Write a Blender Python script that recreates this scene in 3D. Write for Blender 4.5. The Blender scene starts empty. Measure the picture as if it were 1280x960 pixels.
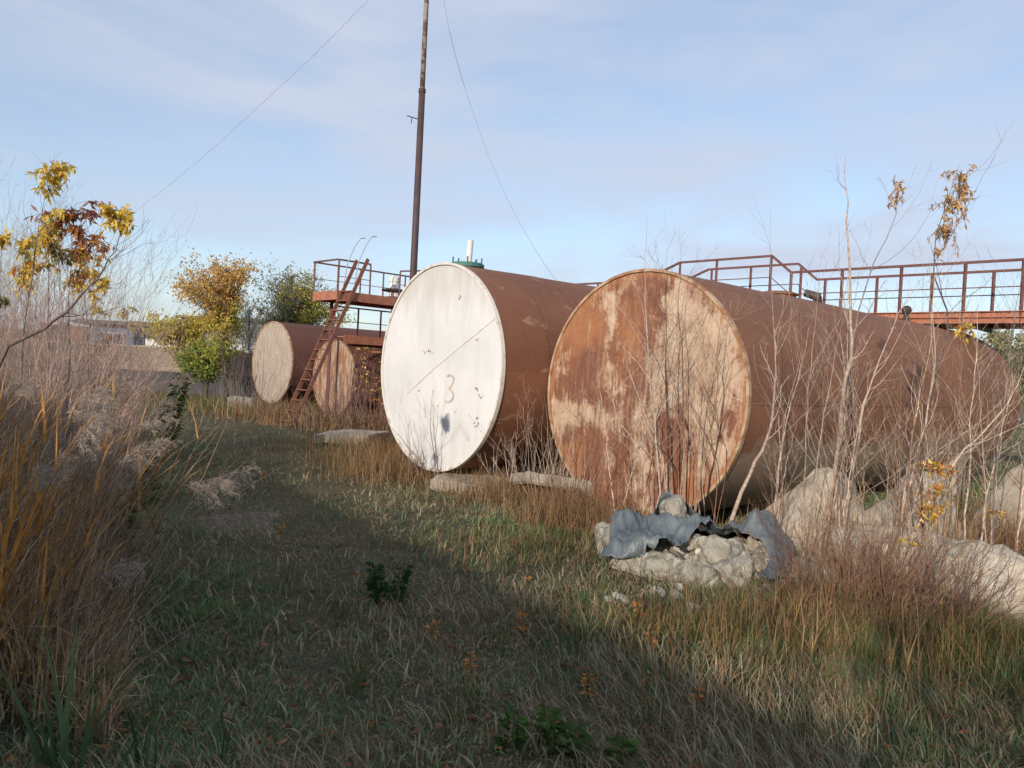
import bpy, bmesh, math, random
import numpy as np
from mathutils import Vector, Matrix, noise as mnoise
from mathutils.bvhtree import BVHTree

R = math.radians
rng = np.random.default_rng(7)
random.seed(7)
scene = bpy.context.scene
COL = scene.collection

# ------------------------------------------------------------------ camera
EYE = 1.6
FPX = 961.0                      # focal length in photo pixels (1280 wide)
cam_d = bpy.data.cameras.new('camera')
cam_d.sensor_width = 36.0
cam_d.lens = FPX / 1280 * 36
cam_d.clip_end = 3000
cam_d.clip_start = 0.05
cam = bpy.data.objects.new('camera', cam_d)
COL.objects.link(cam)
CM = Matrix.Translation((0, 0, EYE)) @ Matrix.Rotation(R(90 - 1.07), 4, 'X') @ Matrix.Rotation(R(2.9), 4, 'Z')
cam.matrix_world = CM
scene.camera = cam

# ------------------------------------------------------------------ light
SUN_AZ = Vector((-0.42, -0.907, 0)).normalized()      # horizontal direction towards the sun
SUN_EL = 19.0
S = Vector((SUN_AZ.x * math.cos(R(SUN_EL)), SUN_AZ.y * math.cos(R(SUN_EL)), math.sin(R(SUN_EL))))
sun_d = bpy.data.lights.new('sun', 'SUN')
sun_d.energy = 3.6
sun_d.angle = R(0.5)
sun_d.color = (1.0, 0.885, 0.75)
sun = bpy.data.objects.new('sun', sun_d)
sun.rotation_euler = S.to_track_quat('Z', 'Y').to_euler()
COL.objects.link(sun)

world = bpy.data.worlds.new('World')
scene.world = world
world.use_nodes = True
wn, wl = world.node_tree.nodes, world.node_tree.links
wn.clear()
w_out = wn.new('ShaderNodeOutputWorld')
w_bg = wn.new('ShaderNodeBackground')
w_bg.inputs['Strength'].default_value = 0.15
sky = wn.new('ShaderNodeTexSky')
sky.sky_type = 'NISHITA'
sky.sun_disc = False
sky.sun_elevation = R(SUN_EL)
sky.sun_rotation = math.atan2(SUN_AZ.x, SUN_AZ.y)
sky.air_density = 1.0
sky.dust_density = 0.7
sky.ozone_density = 2.2
w_tc = wn.new('ShaderNodeTexCoord')
w_map = wn.new('ShaderNodeMapping')
w_map.inputs['Scale'].default_value = (1.0, 1.0, 4.2)
w_map.inputs['Rotation'].default_value = (0, R(-14), R(20))
w_n1 = wn.new('ShaderNodeTexNoise')
w_n1.inputs['Scale'].default_value = 2.3
w_n1.inputs['Detail'].default_value = 7
w_n1.inputs['Roughness'].default_value = 0.52
w_n1.inputs['Distortion'].default_value = 0.6
w_r = wn.new('ShaderNodeValToRGB')
w_r.color_ramp.elements[0].position = 0.38
w_r.color_ramp.elements[0].color = (0.38, 0.38, 0.38, 1)
w_r.color_ramp.elements[1].position = 0.64
w_r.color_ramp.elements[1].color = (0.95, 0.95, 0.95, 1)
w_mix = wn.new('ShaderNodeMixRGB')
w_mix.inputs[2].default_value = (3.25, 3.58, 4.35, 1)
wl.new(w_tc.outputs['Generated'], w_map.inputs['Vector'])
wl.new(w_map.outputs['Vector'], w_n1.inputs['Vector'])
wl.new(w_n1.outputs['Fac'], w_r.inputs['Fac'])
wl.new(w_r.outputs['Color'], w_mix.inputs[0])
wl.new(sky.outputs['Color'], w_mix.inputs[1])
wl.new(w_mix.outputs['Color'], w_bg.inputs['Color'])
wl.new(w_bg.outputs['Background'], w_out.inputs['Surface'])

scene.view_settings.view_transform = 'Standard'
scene.view_settings.look = 'None'
scene.view_settings.exposure = 0.32
scene.view_settings.gamma = 1.0
scene.view_settings.use_curve_mapping = False
scene.render.engine = 'CYCLES'
scene.cycles.max_bounces = 6
scene.cycles.use_denoising = False
try:
    scene.cycles.use_denoising = True
    scene.cycles.denoiser = 'OPENIMAGEDENOISE'
except Exception:
    pass

# ------------------------------------------------------------------ helpers
UA = np.array([0.70711, 0.70711, 0.0])       # tank axis direction
PA = np.array([-0.70711, 0.70711, 0.0])      # along the row of tanks
CMR = np.array(CM.to_3x3())


def ray(px, py):
    return CMR @ np.array([(px - 640) / FPX, -(py - 480) / FPX, -1.0])


def at(px, py, d):
    return np.array([0, 0, EYE]) + ray(px, py) * d


def on_ground(px, py, z=0.0):
    r = ray(px, py)
    return np.array([0, 0, EYE]) + r * ((z - EYE) / r[2])


def above(px, py, xy):
    """the point above ground position xy that shows on image row py"""
    r = ray(px, py)
    d = math.hypot(xy[0], xy[1]) / math.hypot(r[0], r[1])
    return EYE + r[2] * d


def tag(o, label=None, cat=None, group=None, kind=None):
    if label: o['label'] = label
    if cat: o['category'] = cat
    if group: o['group'] = group
    if kind: o['kind'] = kind
    return o


def empty(name, loc, rotz=0.0):
    o = bpy.data.objects.new(name, None)
    o.location = loc
    o.rotation_euler = (0, 0, rotz)
    o.empty_display_size = 0.2
    COL.objects.link(o)
    return o


def nrm(a):
    return a / np.maximum(np.linalg.norm(a, axis=-1, keepdims=True), 1e-9)


class Geo:
    def __init__(self):
        self.v, self.f, self.c, self.n = [], [], [], 0
        self.a = {}

    def add(self, V, faces, col=(0.5, 0.5, 0.5)):
        """faces: list of index arrays (m,3), (m,4) or (m,k)"""
        V = np.asarray(V, float).reshape(-1, 3)
        col = np.asarray(col, float)
        if col.ndim == 1:
            col = np.tile(col, (len(V), 1))
        self.v.append(V)
        self.c.append(col)
        for F in faces:
            F = np.asarray(F, int)
            if F.ndim == 1:
                F = F[None]
            self.f.append(F + self.n)
        self.n += len(V)
        return self

    def tubes(self, P, Rr, n=5, col=(0.5, 0.5, 0.5)):
        P = np.asarray(P, float)
        Rr = np.asarray(Rr, float)
        T, K, _ = P.shape
        tan = nrm(np.gradient(P, axis=1))
        mt = nrm(tan.mean(axis=1))
        ref = np.where((np.abs(mt[:, 2]) < 0.85)[:, None], np.array([0, 0, 1.0]), np.array([1.0, 0.1, 0]))
        a = nrm(np.cross(tan, ref[:, None, :]))
        b = np.cross(tan, a)
        ang = 2 * np.pi * (np.arange(n) + 0.5) / n
        V = P[:, :, None, :] + Rr[:, :, None, None] * (np.cos(ang)[None, None, :, None] * a[:, :, None, :] + np.sin(ang)[None, None, :, None] * b[:, :, None, :])
        t, k, j = np.meshgrid(np.arange(T), np.arange(K - 1), np.arange(n), indexing='ij')
        i0 = (t * K + k) * n + j
        i1 = (t * K + k) * n + (j + 1) % n
        F = np.stack([i0, i1, i1 + n, i0 + n], -1).reshape(-1, 4)
        col = np.asarray(col, float)
        if col.ndim == 2:
            col = np.repeat(col, K * n, axis=0)
        return self.add(V, [F], col)

    def pole(self, a, b, r, n=12, r2=None, col=(0.5, 0.5, 0.5)):
        """closed straight bar from a to b"""
        a, b = np.asarray(a, float), np.asarray(b, float)
        r2 = r if r2 is None else r2
        t = nrm(b - a)
        ref = np.array([0, 0, 1.0]) if abs(t[2]) < 0.9 else np.array([1.0, 0, 0])
        x = nrm(np.cross(t, ref)); y = np.cross(t, x)
        ang = 2 * np.pi * (np.arange(n) + 0.5) / n
        ring = np.cos(ang)[:, None] * x + np.sin(ang)[:, None] * y
        V = np.concatenate([a + ring * r, b + ring * r2])
        j = np.arange(n)
        F = np.stack([j, (j + 1) % n, (j + 1) % n + n, j + n], -1)
        return self.add(V, [F, np.arange(n)[::-1], np.arange(n) + n], col)

    def box(self, c, s, rot=0.0, col=(0.5, 0.5, 0.5), M=None):
        c = np.asarray(c, float); s = np.asarray(s, float) / 2
        V = np.array([[x, y, z] for x in (-1, 1) for y in (-1, 1) for z in (-1, 1)], float) * s
        if M is not None:
            V = V @ np.asarray(M).T
        cr, sr = math.cos(rot), math.sin(rot)
        V = np.stack([V[:, 0] * cr - V[:, 1] * sr, V[:, 0] * sr + V[:, 1] * cr, V[:, 2]], -1) + c
        F = [[0, 1, 3, 2], [4, 6, 7, 5], [0, 4, 5, 1], [2, 3, 7, 6], [0, 2, 6, 4], [1, 5, 7, 3]]
        return self.add(V, [np.array(F)], col)

    def beam(self, a, b, w, h, col=(0.5, 0.5, 0.5)):
        """rectangular bar between two points, h measured upwards"""
        a, b = np.asarray(a, float), np.asarray(b, float)
        t = nrm(b - a)
        side = np.cross(t, [0, 0, 1.0])
        side = nrm(side) if np.linalg.norm(side) > 1e-4 else np.array([1.0, 0, 0])
        up = np.cross(side, t)
        L = np.linalg.norm(b - a)
        M = np.stack([side, t, up], 1)
        return self.box((a + b) / 2, (w, L, h), 0, col, M)

    def leaves(self, C, L, W, col, droop=0.4, D=None, fold=0.25):
        """folded two-triangle leaves at points C"""
        N = len(C)
        if N == 0:
            return self
        if D is None:
            D = rng.normal(size=(N, 3)); D[:, 2] -= droop
        D = nrm(D)
        up = nrm(rng.normal(size=(N, 3)))
        sd = nrm(np.cross(D, up)); nn = np.cross(sd, D)
        L = np.broadcast_to(np.asarray(L, float), (N,))[:, None]
        W = np.broadcast_to(np.asarray(W, float), (N,))[:, None]
        m = C + D * L * 0.45
        V = np.stack([C, m + sd * W / 2 + nn * W * fold, C + D * L, m - sd * W / 2 + nn * W * fold], 1)
        i = np.arange(N)[:, None] * 4
        F = np.concatenate([i + [0, 1, 2], i + [0, 2, 3]])
        col = np.asarray(col, float)
        if col.ndim == 2:
            col = np.repeat(col, 4, axis=0)
        return self.add(V, [F], col)

    def blades(self, B, H, W, lean, az, col, bend=1.0, K=4):
        """tapered bent strips: B roots, H length, lean in radians at the tip, az heading"""
        N = len(B)
        if N == 0:
            return self
        k = np.arange(K) / (K - 1)
        th = lean[:, None] * (0.25 + 0.75 * k[None, :]) * bend
        seg = H[:, None] / (K - 1)
        dz = np.cos(th) * seg; dr = np.sin(th) * seg
        z = np.concatenate([np.zeros((N, 1)), np.cumsum(dz[:, :-1], 1)], 1)
        r = np.concatenate([np.zeros((N, 1)), np.cumsum(dr[:, :-1], 1)], 1)
        hx, hy = np.cos(az)[:, None], np.sin(az)[:, None]
        c = np.stack([B[:, 0:1] + r * hx, B[:, 1:2] + r * hy, B[:, 2:3] + z], -1)
        tw = az + np.pi / 2 + rng.normal(0, 0.5, N)
        s = np.stack([np.cos(tw), np.sin(tw), np.zeros(N)], -1)[:, None, :]
        w = W[:, None, None] / 2 * np.array([0.75, 1.0, 0.7, 0.06] if K == 4 else np.linspace(1, 0.06, K))[None, :, None]
        V = np.stack([c - s * w, c + s * w], 2)
        i = (np.arange(N) * K * 2)[:, None, None]
        kk = (np.arange(K - 1) * 2)[None, :, None]
        F = (i + kk + np.array([0, 1, 3, 2])[None, None, :]).reshape(-1, 4)
        col = np.asarray(col, float)
        if col.ndim == 2:
            col = np.repeat(col, K * 2, axis=0)
        return self.add(V, [F], col)

    def build(self, name, mat, parent=None, smooth=False, origin=None, uv=None):
        V = np.concatenate(self.v) if self.v else np.zeros((0, 3))
        C = np.concatenate(self.c) if self.c else np.zeros((0, 3))
        if origin is not None:
            V = V - np.asarray(origin, float)
        me = bpy.data.meshes.new(name)
        me.vertices.add(len(V))
        me.vertices.foreach_set('co', V.astype(np.float32).ravel())
        tot = sum(F.size for F in self.f)
        nf = sum(len(F) for F in self.f)
        me.loops.add(tot)
        me.polygons.add(nf)
        li = np.concatenate([F.ravel() for F in self.f])
        ln = np.concatenate([np.full(len(F), F.shape[1]) for F in self.f])
        ls = np.concatenate([[0], np.cumsum(ln)[:-1]])
        me.loops.foreach_set('vertex_index', li.astype(np.int32))
        me.polygons.foreach_set('loop_start', ls.astype(np.int32))
        me.polygons.foreach_set('use_smooth', np.full(nf, smooth, bool))
        at_ = me.attributes.new('Col', 'FLOAT_COLOR', 'POINT')
        at_.data.foreach_set('color', np.concatenate([C, np.ones((len(C), 1))], 1).astype(np.float32).ravel())
        for k, arr in self.a.items():
            x = me.attributes.new(k, 'FLOAT', 'POINT')
            x.data.foreach_set('value', np.asarray(arr, np.float32))
        if uv is not None:
            x = me.attributes.new('Flat', 'FLOAT_VECTOR', 'POINT')
            x.data.foreach_set('vector', np.concatenate([uv, np.zeros((len(uv), 1))], 1).astype(np.float32).ravel())
        me.update(calc_edges=True)
        me.validate()
        for m in (mat if isinstance(mat, (list, tuple)) else [mat]):
            me.materials.append(m)
        o = bpy.data.objects.new(name, me)
        if origin is not None:
            o.location = origin
        COL.objects.link(o)
        if parent is not None:
            o.parent = parent
        return o


def vnoise(x, y, seed=0):
    """smooth 2-D value noise in 0..1, vectorised"""
    x = np.asarray(x, float); y = np.asarray(y, float)
    xi, yi = np.floor(x).astype(np.int64), np.floor(y).astype(np.int64)
    fx, fy = x - xi, y - yi
    fx = fx * fx * (3 - 2 * fx); fy = fy * fy * (3 - 2 * fy)

    def h(a, b):
        n = (a * 374761393 + b * 668265263 + seed * 1442695041) & 0x7fffffff
        n = ((n ^ (n >> 13)) * 1274126177) & 0x7fffffff
        return ((n ^ (n >> 16)) & 0xffff) / 65535.0
    return (h(xi, yi) * (1 - fx) + h(xi + 1, yi) * fx) * (1 - fy) + (h(xi, yi + 1) * (1 - fx) + h(xi + 1, yi + 1) * fx) * fy


def fbm(x, y, seed=0, o=4):
    s, a, t = 0, 0.5, 0
    for i in range(o):
        s = s + a * vnoise(x * 2 ** i, y * 2 ** i, seed + i * 17); t += a; a *= 0.5
    return s / t


NA = np.array([0.818, 0.574])           # across the track, towards the tanks


def smooth01(x):
    x = np.clip(x, 0, 1)
    return x * x * (3 - 2 * x)


def path_x(y):
    return np.interp(y, [0, 3.5, 8.1, 16.2, 26, 40], [0.7, -0.15, -1.7, -5.4, -10.5, -18])


def gz(x, y):
    x = np.asarray(x, float); y = np.asarray(y, float)
    r = np.hypot(x, y)
    z = 0.10 * (fbm(x * 0.55, y * 0.55, 3) - 0.5) + 0.05 * (fbm(x * 2.2, y * 2.2, 9, 3) - 0.5)
    n = x * NA[0] + y * NA[1]
    z = z - 0.12 * smooth01((n - 5.2) / 1.5) + 0.10 * smooth01(-(n + 0.5) / 2.0)
    pd = np.abs(x - path_x(y))
    z = z - 0.045 * np.exp(-((pd - 0.62) / 0.28) ** 2)
    return z * np.clip(1.2 - r / 80.0, 0, 1)


# ------------------------------------------------------------------ materials
def new_mat(name):
    m = bpy.data.materials.new(name)
    m.use_nodes = True
    nt = m.node_tree
    return m, nt, nt.nodes['Principled BSDF']


def nd(nt, typ, **kw):
    n = nt.nodes.new(typ)
    for k, v in kw.items():
        if k.startswith('i_'):
            n.inputs[k[2:].replace('_', ' ')].default_value = v
        else:
            setattr(n, k, v)
    return n


def texco(nt, kind='Object', scale=(1, 1, 1), rot=(0, 0, 0), attr=None):
    if attr:
        c = nd(nt, 'ShaderNodeAttribute', attribute_name=attr); out = c.outputs['Vector']
    else:
        c = nd(nt, 'ShaderNodeTexCoord'); out = c.outputs[kind]
    m = nd(nt, 'ShaderNodeMapping')
    m.inputs['Scale'].default_value = scale
    m.inputs['Rotation'].default_value = rot
    nt.links.new(out, m.inputs['Vector'])
    return m.outputs['Vector']


def noise(nt, co, scale, detail=5, rough=0.55, dist=0.0):
    n = nd(nt, 'ShaderNodeTexNoise')
    n.inputs['Scale'].default_value = scale
    n.inputs['Detail'].default_value = detail
    n.inputs['Roughness'].default_value = rough
    n.inputs['Distortion'].default_value = dist
    nt.links.new(co, n.inputs['Vector'])
    return n.outputs['Fac']


def ramp(nt, fac, p0, p1, c0=(0, 0, 0), c1=(1, 1, 1)):
    r = nd(nt, 'ShaderNodeValToRGB')
    e = r.color_ramp.elements
    e[0].position, e[1].position = p0, p1
    e[0].color, e[1].color = (*c0, 1), (*c1, 1)
    nt.links.new(fac, r.inputs['Fac'])
    return r.outputs['Color']


def mixc(nt, fac, a, b, mode='MIX'):
    m = nd(nt, 'ShaderNodeMixRGB', blend_type=mode)
    for i, x in ((0, fac), (1, a), (2, b)):
        if isinstance(x, (int, float)):
            m.inputs[i].default_value = x
        elif isinstance(x, tuple):
            m.inputs[i].default_value = (*x, 1)
        else:
            nt.links.new(x, m.inputs[i])
    return m.outputs['Color']


def mth(nt, op, a, b=0.0, clamp=False):
    m = nd(nt, 'ShaderNodeMath', operation=op, use_clamp=clamp)
    for i, x in ((0, a), (1, b)):
        if isinstance(x, (int, float)):
            m.inputs[i].default_value = x
        else:
            nt.links.new(x, m.inputs[i])
    return m.outputs['Value']


def bump(nt, bsdf, h, strength=0.3, dist=0.01):
    b = nd(nt, 'ShaderNodeBump')
    b.inputs['Strength'].default_value = strength
    b.inputs['Distance'].default_value = dist
    nt.links.new(h, b.inputs['Height'])
    nt.links.new(b.outputs['Normal'], bsdf.inputs['Normal'])


def m_vcol(name, rough=0.85, trans=0.0, spec=0.15, vary=0.25, vscale=30.0):
    m, nt, b = new_mat(name)
    a = nd(nt, 'ShaderNodeAttribute', attribute_name='Col')
    co = texco(nt)
    n = noise(nt, co, vscale, 2)
    c = mixc(nt, 1.0, a.outputs['Color'], ramp(nt, n, 0.3, 0.7, (1 - vary,) * 3, (1 + vary,) * 3), 'MULTIPLY')
    nt.links.new(c, b.inputs['Base Color'])
    b.inputs['Roughness'].default_value = rough
    b.inputs['Specular IOR Level'].default_value = spec
    if trans:
        t = nd(nt, 'ShaderNodeBsdfTranslucent')
        nt.links.new(c, t.inputs['Color'])
        mx = nd(nt, 'ShaderNodeMixShader')
        mx.inputs[0].default_value = trans
        nt.links.new(b.outputs[0], mx.inputs[1])
        nt.links.new(t.outputs[0], mx.inputs[2])
        nt.links.new(mx.outputs[0], nt.nodes['Material Output'].inputs['Surface'])
    return m


def m_two(name, c0, c1, scale=6.0, rough=0.85, bmp=0.3, p0=0.35, p1=0.65, stretch=(1, 1, 1), detail=6, c2=None, metal=0.0, spec=0.3):
    m, nt, b = new_mat(name)
    co = texco(nt, scale=stretch)
    n = noise(nt, co, scale, detail, 0.6)
    c = mixc(nt, ramp(nt, n, p0, p1), c0, c1)
    if c2:
        n2 = noise(nt, co, scale * 3.7, 5, 0.65, 0.6)
        c = mixc(nt, ramp(nt, n2, 0.55, 0.68), c, c2)
    nt.links.new(c, b.inputs['Base Color'])
    b.inputs['Roughness'].default_value = rough
    b.inputs['Metallic'].default_value = metal
    b.inputs['Specular IOR Level'].default_value = spec
    if bmp:
        bump(nt, b, noise(nt, co, scale * 5, 6, 0.65), bmp, 0.01)
    return m


M_bark = m_vcol('bark', 0.9, vary=0.35, vscale=25)
M_leaf = m_vcol('leaf', 0.6, 0.5, 0.25, vary=0.2, vscale=18)
M_grass = m_vcol('grass_blade', 0.75, 0.25, 0.1, vary=0.15, vscale=4)
M_dry = m_vcol('dry_stalk', 0.85, 0.15, 0.1, vary=0.2, vscale=20)
M_plume = m_vcol('reed_plume', 0.95, 0.35, 0.0, vary=0.15, vscale=30)
M_paintred = m_two('red_oxide_paint', (0.42, 0.170, 0.100), (0.31, 0.125, 0.078), 5, 0.75, 0.25, c2=(0.13, 0.055, 0.04))
M_railpaint = m_two('rail_paint', (0.165, 0.070, 0.062), (0.11, 0.050, 0.046), 9, 0.75, 0.2, c2=(0.08, 0.045, 0.04))
M_concrete = m_two('concrete', (0.33, 0.29, 0.23), (0.42, 0.38, 0.31), 4, 0.95, 0.7, c2=(0.20, 0.18, 0.15))
M_darkmetal = m_two('dark_metal', (0.035, 0.03, 0.03), (0.07, 0.05, 0.045), 14, 0.6, 0.3)
M_mastlow = m_two('brown_mast_paint', (0.060, 0.040, 0.043), (0.085, 0.053, 0.052), 6, 0.6, 0.1)
M_masttop = m_two('flaking_mast_paint', (0.36, 0.31, 0.27), (0.16, 0.10, 0.075), 9, 0.7, 0.3, 0.45, 0.55)
M_wire = m_two('steel_wire', (0.32, 0.33, 0.36), (0.42, 0.42, 0.45), 10, 0.6, 0)
M_whitepaint = m_two('white_paint', (0.72, 0.72, 0.68), (0.6, 0.6, 0.56), 6, 0.6, 0.1)
M_teal = m_two('teal_paint', (0.07, 0.20, 0.17), (0.05, 0.13, 0.11), 18, 0.6, 0.2)


def m_lump(name, stain=(0.34, 0.29, 0.14)):
    m, nt, b = new_mat(name)
    co = texco(nt)
    n1 = noise(nt, co, 3.5, 8, 0.65, 0.4)
    n2 = noise(nt, co, 13, 9, 0.75, 0.4)
    vo = nd(nt, 'ShaderNodeTexVoronoi', feature='DISTANCE_TO_EDGE')
    vo.inputs['Scale'].default_value = 5.5
    nt.links.new(mixc(nt, 0.12, co, mixc(nt, 1.0, n2, n2)), vo.inputs['Vector'])
    cr = ramp(nt, vo.outputs['Distance'], 0.0, 0.10)
    c = mixc(nt, ramp(nt, n1, 0.34, 0.66), (0.43, 0.40, 0.32), (0.74, 0.70, 0.60))
    c = mixc(nt, mth(nt, 'MULTIPLY', ramp(nt, n2, 0.52, 0.66), 0.55), c, stain)
    c = mixc(nt, ramp(nt, noise(nt, co, 7, 6, 0.7, 1.2), 0.62, 0.69), c, (0.17, 0.155, 0.115))
    nt.links.new(c, b.inputs['Base Color'])
    b.inputs['Roughness'].default_value = 0.95
    b.inputs['Specular IOR Level'].default_value = 0.1
    h = mth(nt, 'ADD', mth(nt, 'MULTIPLY', n2, 1.5), mth(nt, 'MULTIPLY', cr, 0.5))
    bump(nt, b, mth(nt, 'ADD', h, n1), 1.0, 0.05)
    return m


M_lump = m_lump('crumbling_concrete')
M_sack = m_two('hardened_cement', (0.36, 0.305, 0.225), (0.52, 0.46, 0.36), 3.5, 0.95, 0.9, c2=(0.28, 0.235, 0.17), detail=9)


def m_tarp():
    m, nt, b = new_mat('blue_grey_tarpaulin')
    co = texco(nt)
    n = noise(nt, co, 4, 6, 0.6)
    c = mixc(nt, ramp(nt, n, 0.35, 0.7), (0.072, 0.092, 0.104), (0.140, 0.165, 0.178))
    nt.links.new(c, b.inputs['Base Color'])
    b.inputs['Roughness'].default_value = 0.5
    bump(nt, b, noise(nt, co, 6, 4, 0.5, 1.0), 0.4, 0.02)
    return m


M_tarp = m_tarp()


def m_shell(name, base, dark, pale, lower=None, lowz=0.9, patches=0.60):
    """tank plate: 'Flat' attribute holds (length along the tank, arc length round it)"""
    m, nt, b = new_mat(name)
    co = texco(nt, attr='Flat')
    ob = texco(nt)
    n1 = noise(nt, co, 0.9, 8, 0.6, 0.3)
    c = mixc(nt, ramp(nt, n1, 0.3, 0.7), dark, base)
    st = noise(nt, texco(nt, attr='Flat', scale=(9, 0.8, 1)), 1.5, 6, 0.65, 0.2)
    c = mixc(nt, mth(nt, 'MULTIPLY', ramp(nt, st, 0.5, 0.72), 0.65), c, dark)
    if lower:
        sep = nd(nt, 'ShaderNodeSeparateXYZ')
        nt.links.new(ob, sep.inputs[0])
        h = mth(nt, 'ADD', sep.outputs['Z'], mth(nt, 'MULTIPLY', mth(nt, 'SUBTRACT', noise(nt, co, 1.3, 8, 0.7), 0.5), 1.5))
        c = mixc(nt, ramp(nt, h, lowz - 0.12, lowz + 0.12, (1, 1, 1), (0, 0, 0)), c, lower)
    pt = noise(nt, texco(nt, attr='Flat', scale=(1.1, 2.2, 1)), 2.2, 9, 0.72, 0.8)
    c = mixc(nt, mth(nt, 'MULTIPLY', ramp(nt, pt, patches, patches + 0.05), 0.75), c, pale)
    bk = nd(nt, 'ShaderNodeTexBrick')
    bk.inputs['Scale'].default_value = 1.0
    bk.inputs['Brick Width'].default_value = 1.55
    bk.inputs['Row Height'].default_value = 1.46
    bk.inputs['Mortar Size'].default_value = 0.010
    bk.inputs['Mortar Smooth'].default_value = 0.4
    nt.links.new(co, bk.inputs['Vector'])
    bk.inputs['Color1'].default_value = (0.9, 0.9, 0.9, 1); bk.inputs['Color2'].default_value = (1.1, 1.08, 1.06, 1); bk.inputs['Mortar'].default_value = (0.6, 0.6, 0.6, 1)
    c = mixc(nt, 1.0, c, bk.outputs['Color'], 'MULTIPLY')
    fine = noise(nt, co, 30, 4, 0.6)
    c = mixc(nt, 0.5, c, mixc(nt, ramp(nt, fine, 0.3, 0.7), c, dark))
    nt.links.new(c, b.inputs['Base Color'])
    b.inputs['Roughness'].default_value = 0.72
    b.inputs['Specular IOR Level'].default_value = 0.3
    bump(nt, b, mth(nt, 'ADD', mth(nt, 'ADD', fine, pt), mth(nt, 'MULTIPLY', bk.outputs['Fac'], 1.2)), 0.35, 0.008)
    return m


M_shell_near = m_shell('rusty_tank_plate', (0.270, 0.120, 0.064), (0.180, 0.083, 0.048), (0.38, 0.24, 0.16), lower=(0.36, 0.275, 0.195), lowz=0.95)
M_shell_white = m_shell('brown_tank_plate', (0.265, 0.115, 0.061), (0.165, 0.073, 0.044), (0.42, 0.27, 0.17), patches=0.575)
M_shell_far = m_shell('far_tank_plate', (0.16, 0.065, 0.045), (0.11, 0.048, 0.035), (0.28, 0.17, 0.12), patches=0.66)


def m_peel():
    m, nt, b = new_mat('peeling_cream_paint_over_rust')
    co = texco(nt, attr='Flat')
    cr = nd(nt, 'ShaderNodeAttribute', attribute_name='cream').outputs['Fac']
    og = nd(nt, 'ShaderNodeAttribute', attribute_name='orange').outputs['Fac']
    st = noise(nt, texco(nt, attr='Flat', scale=(7, 1.1, 1), rot=(0, 0, R(-9))), 1.6, 9, 0.68, 0.25)
    md = noise(nt, co, 3.2, 9, 0.68, 0.5)
    fn = noise(nt, co, 22, 6, 0.7)
    st2 = noise(nt, texco(nt, attr='Flat', scale=(16, 1.6, 1), rot=(0, 0, R(-14))), 1.4, 9, 0.7, 0.3)
    f = mth(nt, 'ADD', cr, mth(nt, 'MULTIPLY', mth(nt, 'SUBTRACT', st, 0.5), 1.4))
    f = mth(nt, 'ADD', f, mth(nt, 'MULTIPLY', mth(nt, 'SUBTRACT', st2, 0.5), 1.0))
    f = mth(nt, 'ADD', f, mth(nt, 'MULTIPLY', mth(nt, 'SUBTRACT', md, 0.5), 2.2))
    f = mth(nt, 'ADD', f, mth(nt, 'MULTIPLY', mth(nt, 'SUBTRACT', fn, 0.5), 1.1))
    fr = ramp(nt, f, 0.28, 0.74)
    o2 = mth(nt, 'ADD', og, mth(nt, 'MULTIPLY', mth(nt, 'SUBTRACT', md, 0.5), 1.8))
    rust = mixc(nt, ramp(nt, o2, 0.25, 0.85), (0.155, 0.066, 0.046), (0.34, 0.150, 0.068))
    rust = mixc(nt, mth(nt, 'MULTIPLY', ramp(nt, fn, 0.35, 0.7), 0.6), rust, (0.25, 0.10, 0.055))
    rust = mixc(nt, mth(nt, 'MULTIPLY', ramp(nt, st2, 0.45, 0.75), 0.45), rust, (0.40, 0.26, 0.17))
    cream = mixc(nt, ramp(nt, md, 0.35, 0.65), (0.43, 0.31, 0.225), (0.60, 0.475, 0.36))
    cream = mixc(nt, mth(nt, 'MULTIPLY', ramp(nt, st, 0.3, 0.62, (1, 1, 1), (0, 0, 0)), 0.6), cream, (0.38, 0.22, 0.12))
    cream = mixc(nt, mth(nt, 'MULTIPLY', ramp(nt, fn, 0.46, 0.70), 0.5), cream, (0.33, 0.21, 0.13))
    c = mixc(nt, fr, rust, cream)
    nt.links.new(c, b.inputs['Base Color'])
    b.inputs['Roughness'].default_value = 0.8
    b.inputs['Specular IOR Level'].default_value = 0.2
    bump(nt, b, mth(nt, 'ADD', f, fn), 0.3, 0.006)
    return m


def m_whiteface():
    m, nt, b = new_mat('chalky_white_tank_paint')
    co = texco(nt, attr='Flat')
    st = noise(nt, texco(nt, attr='Flat', scale=(4.5, 0.7, 1), rot=(0, 0, R(6))), 1.3, 7, 0.6, 0.2)
    n = noise(nt, co, 1.1, 6, 0.55)
    top = nd(nt, 'ShaderNodeAttribute', attribute_name='grime').outputs['Fac']
    c = mixc(nt, ramp(nt, n, 0.3, 0.7), (0.57, 0.575, 0.58), (0.70, 0.70, 0.70))
    g = mth(nt, 'MULTIPLY', ramp(nt, mth(nt, 'ADD', st, mth(nt, 'MULTIPLY', top, 0.35)), 0.52, 0.85), 0.65)
    c = mixc(nt, g, c, (0.47, 0.44, 0.39))
    sp = noise(nt, co, 9, 6, 0.75, 1.0)
    c = mixc(nt, mth(nt, 'MULTIPLY', ramp(nt, mth(nt, 'ADD', sp, mth(nt, 'MULTIPLY', top, 0.06)), 0.70, 0.74), 0.75), c, (0.24, 0.17, 0.12))
    nt.links.new(c, b.inputs['Base Color'])
    b.inputs['Roughness'].default_value = 0.6
    b.inputs['Specular IOR Level'].default_value = 0.3
    bump(nt, b, noise(nt, co, 2.0, 4, 0.5), 0.25, 0.02)
    return m


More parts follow.
